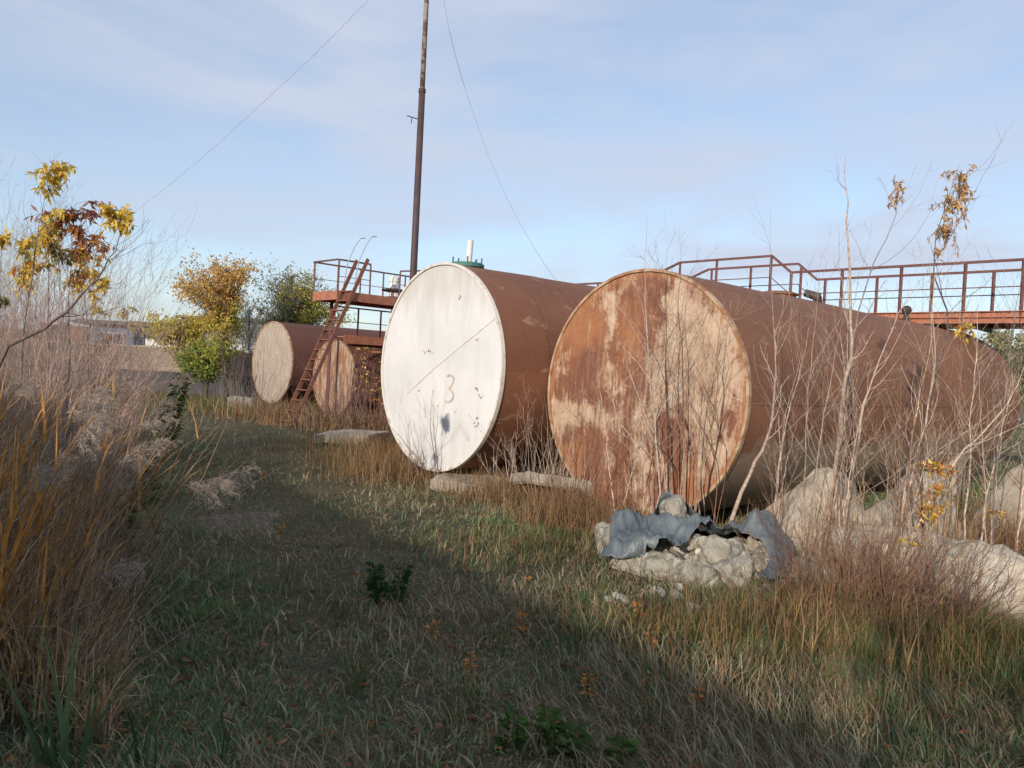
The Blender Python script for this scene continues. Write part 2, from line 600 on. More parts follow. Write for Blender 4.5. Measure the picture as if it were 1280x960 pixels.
M_peel = m_peel()
M_whiteface = m_whiteface()
M_farface = m_two('weathered_grey_tank_end', (0.30, 0.245, 0.205), (0.42, 0.36, 0.30), 2.0, 0.85, 0.3, stretch=(4, 4, 0.8), c2=(0.22, 0.12, 0.08))
M_farface_rust = m_two('rust_stained_tank_end', (0.42, 0.32, 0.24), (0.26, 0.12, 0.06), 2.0, 0.85, 0.3, 0.4, 0.6, stretch=(4, 4, 0.8), c2=(0.20, 0.09, 0.05))
M_rim = m_two('chipped_rim_paint', (0.30, 0.15, 0.08), (0.46, 0.34, 0.23), 6, 0.8, 0.4, 0.42, 0.58)
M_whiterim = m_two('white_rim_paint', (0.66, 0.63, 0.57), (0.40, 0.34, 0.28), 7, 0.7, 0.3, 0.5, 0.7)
M_numeral = m_two('faded_brown_marking', (0.42, 0.30, 0.25), (0.58, 0.51, 0.46), 16, 0.8, 0)
M_fleck = m_two('bare_metal_fleck', (0.12, 0.08, 0.06), (0.20, 0.14, 0.11), 30, 0.8, 0)

# ------------------------------------------------------------------ ground
def m_ground():
    m, nt, b = new_mat('matted_soil')
    co = texco(nt)
    n1 = noise(nt, co, 0.8, 7, 0.6)
    n2 = noise(nt, co, 9, 7, 0.7)
    n3 = noise(nt, co, 60, 4, 0.7)
    c = mixc(nt, ramp(nt, n1, 0.35, 0.65), (0.105, 0.110, 0.062), (0.17, 0.135, 0.088))
    c = mixc(nt, ramp(nt, n2, 0.45, 0.7), c, (0.23, 0.185, 0.12))
    c = mixc(nt, ramp(nt, n3, 0.4, 0.7), c, (0.075, 0.066, 0.044))
    nt.links.new(c, b.inputs['Base Color'])
    b.inputs['Roughness'].default_value = 1.0
    b.inputs['Specular IOR Level'].default_value = 0.05
    bump(nt, b, mth(nt, 'ADD', n2, n3), 0.8, 0.04)
    return m


g = Geo()
lin = np.linspace(-1, 1, 241)
gx = np.sinh(lin * 6.2) / np.sinh(6.2) * 900
X, Y = np.meshgrid(gx, gx + 6, indexing='ij')
Z = gz(X, Y)
n_ = len(gx)
i, j = np.meshgrid(np.arange(n_ - 1), np.arange(n_ - 1), indexing='ij')
q = i * n_ + j
g.add(np.stack([X, Y, Z], -1), [np.stack([q, q + n_, q + n_ + 1, q + 1], -1).reshape(-1, 4)])
tag(g.build('ground', m_ground(), smooth=True), kind='structure')

# ------------------------------------------------------------------ grass
def view_points(n, d0, d1, power, margin=0.12):
    """random ground positions in the fan the camera looks over; density falls with distance"""
    t = rng.random(n)
    if abs(power - 1) < 1e-6:
        d = d0 * (d1 / d0) ** t
    else:
        a, b2 = d0 ** (1 - power), d1 ** (1 - power)
        d = (a + (b2 - a) * t) ** (1 / (1 - power))
    s = (rng.random(n) * 2 - 1) * (0.666 + margin)
    x = s * d + (rng.random(n) - 0.5) * 0.3
    return x, d


def grass_colors(x, y, n, straw_bias=0.0):
    g1 = fbm(x * 0.7, y * 0.7, 21, 3)
    g2 = fbm(x * 2.3, y * 2.3, 33, 3)
    straw_p = np.clip(0.11 + (g1 - 0.5) * 1.5 + straw_bias, 0.05, 0.95)
    isstraw = rng.random(n) < straw_p
    v = 0.7 + 0.6 * rng.random((n, 1))
    green = np.array([0.150, 0.225, 0.112]) * v * (1 + (g2[:, None] - 0.5) * np.array([0.5, 0.9, 0.2]))
    yg = np.array([0.235, 0.250, 0.115]) * v
    green = np.where((rng.random(n) < 0.25)[:, None], yg, green)
    straw = np.array([0.36, 0.295, 0.185]) * v
    br = np.array([0.25, 0.165, 0.095]) * v
    straw = np.where((rng.random(n) < 0.22)[:, None], br, straw)
    return np.where(isstraw[:, None], straw, green), isstraw


def tank_front_n(x, y):
    return x * NA[0] + y * NA[1]


def make_grass():
    G = Geo()
    for (n, d0, d1, pw, mg) in ((130000, 1.9, 5.5, 0.6, 0.12), (150000, 4.5, 14, 1.1, 0.2), (60000, 12, 46, 1.3, 0.2), (60000, 0.9, 14, 0.7, 1.3)):
        x, y = view_points(n, d0, d1, pw, mg)
        pd = np.abs(x - path_x(y))
        nn = tank_front_n(x, y)
        worn = np.exp(-(pd / 0.95) ** 2) * (0.5 + 0.8 * fbm(x * 0.9, y * 0.9, 5))
        clump = fbm(x * 1.3, y * 1.3, 77, 3)
        tuft = smooth01((fbm(x * 3.1, y * 3.1, 87, 3) - 0.52) / 0.2)
        keep = rng.random(n) > np.clip(worn * 0.6 + 0.35 * smooth01((0.5 - clump) / 0.25), 0, 0.9)
        x, y, worn, nn, clump, tuft = x[keep], y[keep], worn[keep], nn[keep], clump[keep], tuft[keep]
        k = len(x)
        col, st = grass_colors(x, y, k, straw_bias=worn * 0.45 + 0.15 * smooth01((nn - 3.6) / 1.5) - 0.25 * tuft)
        H = (0.045 + 0.080 * rng.random(k)) * (0.40 + 0.75 * clump + 0.75 * tuft) * (1.1 - 0.6 * np.clip(worn, 0, 1))
        H *= 1 + 0.45 * smooth01((nn - 3.6) / 1.6) * rng.random(k) + 0.7 * smooth01((-nn) / 1.5) * rng.random(k)
        lean = np.where(st, rng.normal(1.6, 0.4, k), rng.normal(1.25, 0.5, k) - 0.5 * tuft)
        flow = 6.28 * fbm(x * 0.6, y * 0.6, 55, 2)
        flat = np.exp(-(np.abs(x - path_x(y)) / 2.1) ** 4)
        H *= 0.9 - 0.45 * flat
        lean += 0.25 * flat
        az = flow + rng.normal(0, 1.3, k)
        W = (0.0026 + 0.0026 * rng.random(k)) * (1 + y / 8.0)
        B = np.stack([x, y, gz(x, y) - 0.01 + 0.03 * rng.random(k) * st], -1)
        G.blades(B, H, W, lean, az, col)
    # flattened dead straw lying on the turf
    n = 60000
    x, y = view_points(n, 1.9, 30, 1.15)
    v = 0.55 + 0.7 * rng.random((n, 1))
    col = np.where((rng.random(n) < 0.4)[:, None], np.array([0.25, 0.165, 0.10]), np.array([0.38, 0.32, 0.21])) * v
    pick = fbm(x * 0.8, y * 0.8, 91, 3) + rng.normal(0, 0.08, n) > 0.59
    x, y, col = x[pick], y[pick], col[pick]
    k = len(x)
    B = np.stack([x, y, gz(x, y) + 0.008 + 0.03 * rng.random(k)], -1)
    G.blades(B, 0.07 + 0.13 * rng.random(k), (0.0018 + 0.0022 * rng.random(k)) * (1 + y / 8), rng.normal(1.62, 0.12, k),
             6.28 * fbm(x * 0.7, y * 0.7, 57, 2) + rng.normal(0, 0.8, k), col)
    # fallen leaves and broken bits of stalk
    n = 5200
    x, y = view_points(n, 1.9, 22, 1.2)
    cl = np.array([(0.22, 0.13, 0.07), (0.30, 0.18, 0.09), (0.15, 0.09, 0.06), (0.34, 0.15, 0.06), (0.10, 0.13, 0.05)])[rng.integers(0, 5, n)] * (0.6 + 0.7 * rng.random((n, 1)))
    D = rng.normal(0, 1, (n, 3)); D[:, 2] *= 0.25
    G.leaves(np.stack([x, y, gz(x, y) + 0.015 + 0.05 * rng.random(n)], -1), 0.02 + 0.045 * rng.random(n), 0.012 + 0.02 * rng.random(n), cl, D=D)
    # broad blades lying between the fine ones
    n = 16000
    x, y = view_points(n, 1.9, 16, 0.9)
    cl = np.array([(0.14, 0.21, 0.11), (0.19, 0.24, 0.11), (0.36, 0.30, 0.19), (0.27, 0.22, 0.14)])[rng.integers(0, 4, n)] * (0.6 + 0.7 * rng.random((n, 1)))
    G.blades(np.stack([x, y, gz(x, y)], -1), 0.05 + 0.09 * rng.random(n), (0.005 + 0.006 * rng.random(n)) * (1 + y / 12), rng.normal(1.6, 0.4, n), rng.random(n) * 6.28, cl)
    tag(G.build('grass', M_grass), kind='stuff')


make_grass()

# ------------------------------------------------------------------ tanks
ROT = R(-45)


def polar_disc(Rr, rings, segs, y=0.0, bulge=0.0):
    r = np.linspace(0, 1, rings + 1)[1:]
    a = np.linspace(0, 2 * np.pi, segs, endpoint=False)
    rr, aa = np.meshgrid(r, a, indexing='ij')
    x = rr * np.cos(aa) * Rr
    z = rr * np.sin(aa) * Rr
    yy = y - bulge * (1 - rr ** 2)
    V = np.concatenate([[[0, y - bulge, 0]], np.stack([x, yy, z], -1).reshape(-1, 3)])
    jj = np.arange(segs)
    tri = np.stack([np.zeros(segs, int), 1 + jj, 1 + (jj + 1) % segs], -1)
    ii, jj = np.meshgrid(np.arange(rings - 1), np.arange(segs), indexing='ij')
    a0 = 1 + ii * segs + jj
    a1 = 1 + ii * segs + (jj + 1) % segs
    quad = np.stack([a0, a0 + segs, a1 + segs, a1], -1).reshape(-1, 4)
    return V, tri, quad


def tank(name, label, cx, cy, z0, Rr, L, m_sh, m_face, m_rm, paint=None, bulge=0.02, rings=60, segs=160, group=None, rot=-45):
    root = empty(name, (cx, cy, z0), R(rot))
    tag(root, label, 'fuel tank', group)
    # shell with welded courses: every 1.5 m a slight ring step
    ys = [0.0]
    n_c = max(2, int(round(L / 1.5)))
    prof = []
    for c in range(n_c):
        a, b = L * c / n_c, L * (c + 1) / n_c
        off = 0.0 if c % 2 == 0 else -0.004
        for t in (0.001, 0.012, 0.25, 0.5, 0.75, 0.988, 0.999):
            prof.append((a + (b - a) * t, off))
    prof = np.array(prof)
    ang = np.linspace(0, 2 * np.pi, 121)
    A, PI_ = np.meshgrid(ang, np.arange(len(prof)), indexing='ij')
    yy = prof[PI_, 0]
    dent = 0.022 * (fbm(yy * 0.75 + cx, A * Rr * 0.75, 5, 3) - 0.5)
    rr = Rr + prof[PI_, 1] + np.where((A > 6.28) | (A < 0.01), 0, dent)
    V = np.stack([rr * np.cos(A), yy, rr * np.sin(A) + Rr], -1)
    g = Geo()
    m_ = len(prof)
    i, j = np.meshgrid(np.arange(120), np.arange(m_ - 1), indexing='ij')
    q = i * m_ + j
    g.add(V, [np.stack([q, q + 1, q + m_ + 1, q + m_], -1).reshape(-1, 4)])
    g.build('shell', m_sh, root, smooth=True, uv=np.stack([yy, A * Rr], -1).reshape(-1, 2))
    # front end plate
    V, tri, quad = polar_disc(Rr - 0.012, rings, segs, 0.0, bulge)
    V[:, 1] += 0.022 * (fbm(V[:, 0] * 1.3 + 7, V[:, 2] * 1.3, 8, 3) - 0.5)
    g = Geo()
    ab = V[:, [0, 2]] / Rr
    if paint:
        g.a = paint(ab)
    g.add(V + [0, -0.004, Rr], [tri, quad])
    face = g.build('end_plate', m_face, root, smooth=True, uv=V[:, [0, 2]])
    # rear end plate
    V, tri, quad = polar_disc(Rr - 0.012, 6, 64, L, -0.02)
    g = Geo().add(V + [0, 0.004, Rr], [tri[:, ::-1], quad[:, ::-1]])
    g.build('rear_plate', m_sh, root, smooth=True, uv=V[:, [0, 2]])
    # rim ring standing a little proud of the plate
    a = np.linspace(0, 2 * np.pi, 160, endpoint=False)
    sec = [(Rr - 0.022, -0.006), (Rr - 0.022, -0.026), (Rr + 0.010, -0.026), (Rr + 0.010, 0.03), (Rr - 0.002, 0.035)]
    V = np.concatenate([np.stack([r * np.cos(a), np.full_like(a, y), r * np.sin(a) + Rr], -1) for r, y in sec])
    jj = np.arange(160)
    F = [np.stack([k * 160 + jj, k * 160 + (jj + 1) % 160, (k + 1) * 160 + (jj + 1) % 160, (k + 1) * 160 + jj], -1) for k in range(len(sec) - 1)]
    Geo().add(V, F).build('rim', m_rm, root, smooth=False)
    return root


def near_paint(ab):
    a, b = ab[:, 0], ab[:, 1]
    cream = np.full(len(a), 0.37)
    orange = np.full(len(a), 0.35)

    def blob(t, x, y, rx, ry, v):
        d = ((a - x) / rx) ** 2 + ((b - y) / ry) ** 2
        return t + 0.92 * v * np.exp(-d * 1.1)
    for s in ((-0.62, 0.55, 0.30, 0.22, -0.5), (-0.16, 0.62, 0.13, 0.25, -0.35), (-0.30, 0.60, 0.07, 0.24, 0.75), (-0.55, 0.60, 0.035, 0.20, 0.6),
              (-0.53, 0.32, 0.16, 0.12, -0.55), (-0.56, 0.06, 0.15, 0.18, -0.8), (-0.86, 0.0, 0.08, 0.15, -0.6), (0.08, 0.72, 0.22, 0.32, -0.35),
              (0.55, 0.35, 0.38, 0.42, 0.62), (0.70, -0.05, 0.25, 0.3, 0.45), (0.40, 0.78, 0.22, 0.12, 0.5), (-0.72, -0.22, 0.25, 0.14, 0.7), (-0.35, -0.22, 0.25, 0.10, 0.5),
              (-0.55, -0.55, 0.22, 0.28, -0.75), (-0.25, -0.80, 0.2, 0.2, -0.4), (0.05, -0.35, 0.14, 0.20, 0.32), (0.10, -0.60, 0.10, 0.22, 0.30),
              (0.38, -0.33, 0.16, 0.20, -0.75), (0.55, -0.68, 0.10, 0.2, -0.4), (0.75, -0.42, 0.18, 0.25, 0.35), (0.0, 0.06, 0.16, 0.30, -0.35), (0.20, 0.10, 0.12, 0.35, 0.35),
              (-0.9, -0.3, 0.08, 0.4, 0.45), (0.86, -0.1, 0.1, 0.14, -0.4), (0.66, 0.03, 0.1, 0.12, -0.45)):
        cream = blob(cream, *s)
    for s in ((-0.60, 0.52, 0.32, 0.25, 0.75), (-0.1, 0.45, 0.12, 0.2, 0.5), (-0.53, 0.30, 0.14, 0.12, -0.6), (0.6, -0.7, 0.2, 0.2, 0.6), (-0.56, 0.05, 0.15, 0.15, -0.5), (-0.6, -0.6, 0.2, 0.2, 0.3), (0.36, -0.35, 0.2, 0.2, -0.3)):
        orange = blob(orange, *s)
    rr = np.hypot(a, b)
    orange = orange + 0.5 * smooth01((rr - 0.90) / 0.08)
    cream = cream - 0.35 * smooth01((rr - 0.93) / 0.06) * (b < 0.2)
    return {'cream': cream, 'orange': orange}


def white_paint(ab):
    return {'grime': np.clip(smooth01((ab[:, 1] - 0.35) / 0.6) + 0.25 * smooth01((-ab[:, 1] - 0.7) / 0.3), 0, 1)}


F1 = at(797, 493, 8.7)
F1[2] = 0
near_tank = tank('fuel_tank', 'large rust brown fuel tank whose round end is peeling cream paint', F1[0], F1[1], 0.0, 1.40, 9.3,
                 M_shell_near, M_peel, M_rim, near_paint, bulge=0.03, rings=90, segs=220, rot=-47.5, group='row of horizontal fuel tanks')
F2 = at(546, 461, 10.3)
white_tank = tank('fuel_tank', 'brown fuel tank with its round end painted white and marked 3', F2[0], F2[1], 0.20, 1.385, 11.6,
                  M_shell_white, M_whiteface, M_whiterim, white_paint, bulge=0.015, rings=60, segs=200, rot=-49.5, group='row of horizontal fuel tanks')
F5 = np.array([-1.62, 14.25, 0])
tank('fuel_tank', 'brown fuel tank mostly hidden behind the white ended tank', F5[0], F5[1], 0.15, 1.36, 8.0, M_shell_far, M_farface_rust, M_rim, rings=20, segs=80,
     group='row of horizontal fuel tanks')
F4 = at(417, 472, 22.0)
tank('fuel_tank', 'small low rusty tank with stained pale end behind the steel ladder', F4[0], F4[1], EYE + ray(417, 472)[2] * 22 - 1.08, 1.08, 6.5, M_shell_far, M_farface_rust, M_rim, rings=20, segs=80,
     group='row of horizontal fuel tanks')
F3 = at(340, 453, 25.6)
tank('fuel_tank', 'farthest fuel tank, pale grey round end, beside the yellow leaved tree', F3[0], F3[1], EYE + ray(340, 453)[2] * 25.6 - 1.36, 1.36, 8.0, M_shell_far, M_farface, M_rim, rings=20, segs=80,
     group='row of horizontal fuel tanks')

# white tank: diagonal shadow line, painted figure 3, bare flecks, pipe on top
def on_white(a, b, lift=0.009):
    return np.array([a * 1.385, -0.015 * (1 - a * a - b * b) - 0.004 + 0.022 * (float(fbm(a * 1.385 * 1.3 + 7, b * 1.385 * 1.3, 8, 3)) - 0.5) - lift, 1.385 + b * 1.385])


def strip(pts, w, name, mat, parent, th=0.004):
    """flat painted stroke along points lying on the end plate (local x, z), width w"""
    pts = np.array(pts, float)
    t = nrm(np.gradient(pts, axis=0))
    side = np.stack([-t[:, 2], np.zeros(len(t)), t[:, 0]], -1)
    w = np.broadcast_to(np.asarray(w, float), (len(pts),))[:, None]
    A, B = pts - side * w / 2, pts + side * w / 2
    n = len(pts)
    k = np.arange(n - 1)
    return Geo().add(np.concatenate([A, B]), [np.stack([k, k + 1, k + 1 + n, k + n], -1)]).build(name, mat, parent)


UW = np.array([math.sin(R(49.5)), math.cos(R(49.5)), 0])


def px_white(px, py):
    """end-plate coordinates of a photo pixel"""
    nrmv = -UW
    o = np.array([0, 0, EYE]); r = ray(px, py)
    c = np.array([F2[0], F2[1], 1.585])
    t = np.dot(c - o, nrmv) / np.dot(r, nrmv)
    h = o + r * t - c
    return np.dot(h, np.array([UW[1], -UW[0], 0])) / 1.385, h[2] / 1.385


num = [(560, 470), (564, 468.8), (568, 470), (569, 474), (567.5, 480), (563, 485.5), (561.5, 486.5), (566, 488), (568.5, 492), (568, 497.5), (565, 501.5), (560.5, 502.5), (558, 501)]
na = np.array([px_white(*p) for p in num])
tt = np.linspace(0, len(na) - 1, 40)
na = np.stack([np.interp(tt, np.arange(len(na)), na[:, k]) for k in (0, 1)], -1)
for _ in range(2):
    na[1:-1] = (na[:-2] + na[1:-1] * 2 + na[2:]) / 4
strip([on_white(a, b) for a, b in na], 0.026 + 0.006 * np.sin(np.arange(40) * 0.9), 'painted_numeral', M_numeral, white_tank)
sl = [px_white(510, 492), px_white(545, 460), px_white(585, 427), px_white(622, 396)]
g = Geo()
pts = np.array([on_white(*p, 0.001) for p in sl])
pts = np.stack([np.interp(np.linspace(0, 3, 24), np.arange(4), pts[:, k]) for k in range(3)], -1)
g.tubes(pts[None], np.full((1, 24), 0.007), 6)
g.build('shadow_line', M_whiterim, white_tank, smooth=True)  # thin ridge standing in for a diagonal line of shadow on the plate
g = Geo()
for (px, py, n, s) in ((532, 438, 6, 5), (539, 440, 5, 4), (599, 426, 5, 4), (597, 487, 5, 3), (603, 498, 4, 3), (597, 522, 4, 3), (598, 530, 6, 4), (577, 372, 4, 4), (548, 510, 3, 3), (570, 514, 4, 5), (524, 487, 2, 2)):
    for _ in range(n):
        a, b = px_white(px + random.gauss(0, s * 0.5), py + random.gauss(0, s * 0.5))
        c = on_white(a, b, 0.004)
        r_ = random.uniform(0.004, 0.012)
        ang = np.linspace(0, 2 * np.pi, 7, endpoint=False)
        rr = r_ * (0.6 + 0.7 * rng.random(7))
        g.add(np.stack([c[0] + rr * np.cos(ang), np.full(7, c[1]), c[2] + 1.3 * rr * np.sin(ang)], -1), [np.arange(7)])
tag(g.build('paint_chips', M_fleck, white_tank), kind='stuff')

g = Geo()
v0 = np.array([0.0, 0.42, 2.765])
g.pole(v0, v0 + [0, 0, 0.045], 0.235, 24)
g.pole(v0 + [0, 0, 0.045], v0 + [0, 0, 0.06], 0.20, 24)
for k in range(10):
    a = k * 2 * math.pi / 10
    g.pole(v0 + [0.205 * math.cos(a), 0.205 * math.sin(a), 0.04], v0 + [0.205 * math.cos(a), 0.205 * math.sin(a), 0.10 + 0.03 * (k % 2)], 0.011, 6)
g.build('manhole_flange', M_teal, white_tank)
Geo().pole(v0 + [0.03, 0, 0.06], v0 + [0.05, 0, 0.37], 0.042, 16).build('vent_pipe', M_whitepaint, white_tank)

# near tank: hatch, cap and valve on the ridge
def lathe(prof, n=20):
    a = np.linspace(0, 2 * np.pi, n, endpoint=False)
    V = np.concatenate([np.stack([r * np.cos(a), r * np.sin(a), np.full_like(a, z)], -1) for r, z in prof])
    j = np.arange(n)
    F = [np.stack([k * n + j, k * n + (j + 1) % n, (k + 1) * n + (j + 1) % n, (k + 1) * n + j], -1) for k in range(len(prof) - 1)]
    F.append((np.arange(n) + (len(prof) - 1) * n))
    return V, F


V, F = lathe([(0.24, 2.72), (0.24, 2.82), (0.27, 2.82), (0.27, 2.84), (0.20, 2.865), (0.10, 2.875)])
Geo().add(V + [0, 3.0, 0], F).build('hatch_lid', M_shell_near, near_tank, uv=(V[:, :2] + [0, 3.0]))
g = Geo()
g.pole((0.02, 4.15, 2.78), (0.02, 4.10, 2.91), 0.065, 14)
g.pole((0.06, 4.10, 2.90), (-0.14, 4.03, 2.97), 0.065, 14, 0.055)
g.build('vent_cap', M_darkmetal, near_tank)
g = Geo()
g.pole((0.0, 7.55, 2.78), (0.0, 7.55, 2.98), 0.05, 10)
V, F = lathe([(0.02, -0.08), (0.07, -0.055), (0.09, 0.0), (0.07, 0.055), (0.03, 0.08)], 12)
g.add(V + [0, 7.55, 3.02], F)
g.build('valve', M_darkmetal, near_tank)

# ------------------------------------------------------------------ catwalk across the tanks
B0 = np.array([1.53, 8.70, 0])


def cat_pt(s, u, z):
    return B0 + UA * u + PA * s + np.array([0, 0, z])


def cat_s(px, py, u):
    """position along the catwalk of a photo pixel on the vertical plane at offset u"""
    o = np.array([0, 0, EYE]); r = ray(px, py)
    t = np.dot(B0 + UA * u - o, UA) / np.dot(r, UA)
    h = o + r * t
    return float(np.dot(h - B0, PA)), float(h[2])


UN, UF = 8.0, 9.25
s_rail = [cat_s(1280, 325, UN), cat_s(989, 340, UN), cat_s(965, 320, UN), cat_s(850, 328, UN), cat_s(824, 339, UN)]
ZL = (s_rail[0][1] + s_rail[1][1]) / 2
ZH = (s_rail[2][1] + s_rail[3][1]) / 2
sA, sB, sC = s_rail[1][0], s_rail[2][0], s_rail[3][0]
sD = sC + 1.0
print('catwalk', s_rail, ZL, ZH)
S0, S1 = -5.5, 13.5
prof_s = [S0, sA, sB, sC, sD, S1]
prof_z = [ZL, ZL, ZH, ZH, ZL, ZL]
DECK = 0.90                                  # rail height over the deck


def zr(s):
    return float(np.interp(s, prof_s, prof_z))


cw = empty('catwalk', tuple(cat_pt(0, 8.6, 0)))
tag(cw, 'rust red steel catwalk with pipe railings crossing the tops of the two big tanks', 'catwalk')
cwo = np.array(cw.location)


def cpart(g, name, mat, parent=None, **k):
    return g.build(name, mat, parent or cw, **k)


def shift(g, o):
    g.v = [v - o for v in g.v]
    return g


g = Geo()
for a, b in zip(range(5), range(1, 6)):
    p, q_ = prof_s[a], prof_s[b]
    n_ = max(1, int((q_ - p) / 2.0))
    for k in range(n_):
        s0, s1 = p + (q_ - p) * k / n_, p + (q_ - p) * (k + 1) / n_ - 0.012
        g.beam(cat_pt(s0, (UN + UF) / 2, zr(s0) - DECK), cat_pt(s1, (UN + UF) / 2, zr(s1) - DECK), UF - UN - 0.07, 0.02)
cpart(shift(g, cwo), 'deck', M_paintred)
for u in (UN, UF):
    g = Geo()
    for a, b in zip(range(5), range(1, 6)):
        p, q_ = prof_s[a] + 0.004, prof_s[b] - 0.004
        w = 0.008
        for du, dz, ww, hh in ((0, -0.075, 0.012, 0.20), (-0.028 if u == UN else 0.028, 0.03, 0.05, 0.012), (-0.028 if u == UN else 0.028, -0.07, 0.05, 0.012), (-0.028 if u == UN else 0.028, -0.172, 0.05, 0.012)):
            g.beam(cat_pt(p, u + du, zr(p) - DECK + dz), cat_pt(q_, u + du, zr(q_) - DECK + dz), ww, hh)
    cpart(shift(g, cwo), 'edge_beam', M_paintred)
    g = Geo()
    for a, b in zip(range(5), range(1, 6)):
        p, q_ = prof_s[a], prof_s[b]
        g.beam(cat_pt(p, u, zr(p)), cat_pt(q_, u, zr(q_)), 0.045, 0.045)
    cpart(shift(g, cwo), 'handrail', M_railpaint)
    g = Geo()
    for a, b in zip(range(5), range(1, 6)):
        p, q_ = prof_s[a], prof_s[b]
        g.pole(cat_pt(p, u, zr(p) - 0.45), cat_pt(q_, u, zr(q_) - 0.45), 0.010, 6)
    cpart(shift(g, cwo), 'mid_rail', M_railpaint)
    if u == UN:
        ps = [cat_s(p, y, UN)[0] for p, y in ((850, 330), (896, 326), (964, 322), (989, 341), (1053, 338), (1127, 334), (1207, 330), (1280, 326), (1362, 320))]
    else:
        ps = [cat_s(p, y, UF)[0] for p, y in ((890, 342), (939, 340), (1002, 337), (1032, 351), (1097, 348), (1166, 345), (1243, 341), (1322, 338))]
    ps += [sD + 0.2 + 1.2 * k for k in range(6)]
    for s in ps:
        g = Geo()
        z = zr(s)
        sgn = 0.012 if u == UN else -0.012
        g.beam(cat_pt(s, u + sgn, z - DECK - 0.16), cat_pt(s, u + sgn, z - 0.023), 0.045, 0.045)
        cpart(shift(g, cwo), 'rail_post', M_railpaint)
# bearers below the deck and legs beyond the tank
for s in (-4.8, -2.2):
    for u in (UN + 0.12, UF - 0.12):
        g = Geo().beam(cat_pt(s, u, -0.2), cat_pt(s, u, ZL - DECK - 0.19), 0.09, 0.09)
        cpart(shift(g, cwo), 'leg', M_railpaint)
g = Geo()
for s in np.arange(S0 + 0.4, 2.0, 1.3):
    g.beam(cat_pt(s, UN + 0.1, ZL - DECK - 0.22), cat_pt(s, UF - 0.1, ZL - DECK - 0.22), 0.07, 0.08)
cpart(shift(g, cwo), 'cross_bearer', M_darkmetal)

# ------------------------------------------------------------------ platform with ladder over the far tanks
PL0 = np.array([-4.72, 20.38, 0])       # near corner


def plp(t, w, z):
    """t along the platform (tank axis direction), w away from the viewer along the row"""
    return PL0 + UA * t + PA * w + np.array([0, 0, z])


ZP = 3.42
pf = empty('access_platform', tuple(PL0))
tag(pf, 'rust red railed platform raised high over the far tanks', 'platform')
g = Geo()
LP, WP = 5.6, 1.25
g.beam(plp(0, WP / 2, ZP), plp(LP, WP / 2, ZP), WP - 0.04, 0.02)
shift(g, PL0).build('deck', M_paintred, pf)
for w in (0, WP):
    g = Geo()
    g.beam(plp(0, w, ZP - 0.08), plp(LP, w, ZP - 0.08), 0.02, 0.24)
    shift(g, PL0).build('edge_beam', M_paintred, pf)
for t in (-0.012, LP + 0.012):
    g = Geo().beam(plp(t, 0.012, ZP - 0.08), plp(t, WP - 0.012, ZP - 0.08), 0.02, 0.24)
    shift(g, PL0).build('end_beam', M_paintred, pf)
for w, a in ((0.012, 2.0), (WP - 0.012, 0.0)):
    g = Geo()
    if a:
        g.beam(plp(0, w, ZP + 0.86), plp(1.0, w, ZP + 0.86), 0.045, 0.04)
        arc = [plp(a + (LP - a) * k / 10, w, ZP + 0.80 + 0.20 * math.sin(min(1, k / 6) * math.pi / 2) - (0.2 * max(0, k - 7) / 3)) for k in range(11)]
        for p, q_ in zip(arc[:-1], arc[1:]):
            g.beam(p, q_, 0.045, 0.04)
    else:
        g.beam(plp(0, w, ZP + 0.86), plp(LP, w, ZP + 0.86), 0.045, 0.04)
        g.beam(plp(-0.03, 0.03, ZP + 0.86), plp(-0.03, w, ZP + 0.86), 0.045, 0.04)
    shift(g, PL0).build('handrail', M_railpaint, pf)
    g = Geo()
    if a:
        g.pole(plp(0, w, ZP + 0.42), plp(1.0, w, ZP + 0.42), 0.009, 6); g.pole(plp(a, w, ZP + 0.42), plp(LP, w, ZP + 0.42), 0.009, 6)
    else:
        g.pole(plp(0, w, ZP + 0.42), plp(LP, w, ZP + 0.42), 0.009, 6)
    shift(g, PL0).build('mid_rail', M_railpaint, pf)
    for t in ((0, 1.0, 2.0, 2.7, 3.4, 4.2, 5.0) if a else (0, 0.75, 1.5, 2.3, 3.1, 3.9, 4.7, 5.5)):
        top = ZP + 0.84
        if a and t >= a:
            top = ZP + 0.80 + 0.20 * math.sin(min(1, (t - a) / (LP - a) / 0.6) * math.pi / 2) - 0.2 * max(0, (t - a) / (LP - a) * 10 - 7) / 3 - 0.02
        lean = 0.10 if (a and t > a) else 0
        g = Geo().beam(plp(t - lean, w, ZP - 0.15), plp(t, w, top), 0.04, 0.04)
        shift(g, PL0).build('rail_post', M_railpaint, pf)
for t, w in ((1.9, 0.15), (0.5, WP - 0.15), (5.0, 0.15), (5.0, WP - 0.15)):
    g = Geo().beam(plp(t, w, -0.3), plp(t, w, ZP - 0.205), 0.08, 0.08)
    shift(g, PL0).build('leg', M_railpaint, pf)

# lower landing with its own rail
LO = PL0 + UA * 0.55 + PA * -0.25


def lop(t, w, z):
    return LO + UA * t + PA * w + np.array([0, 0, z])


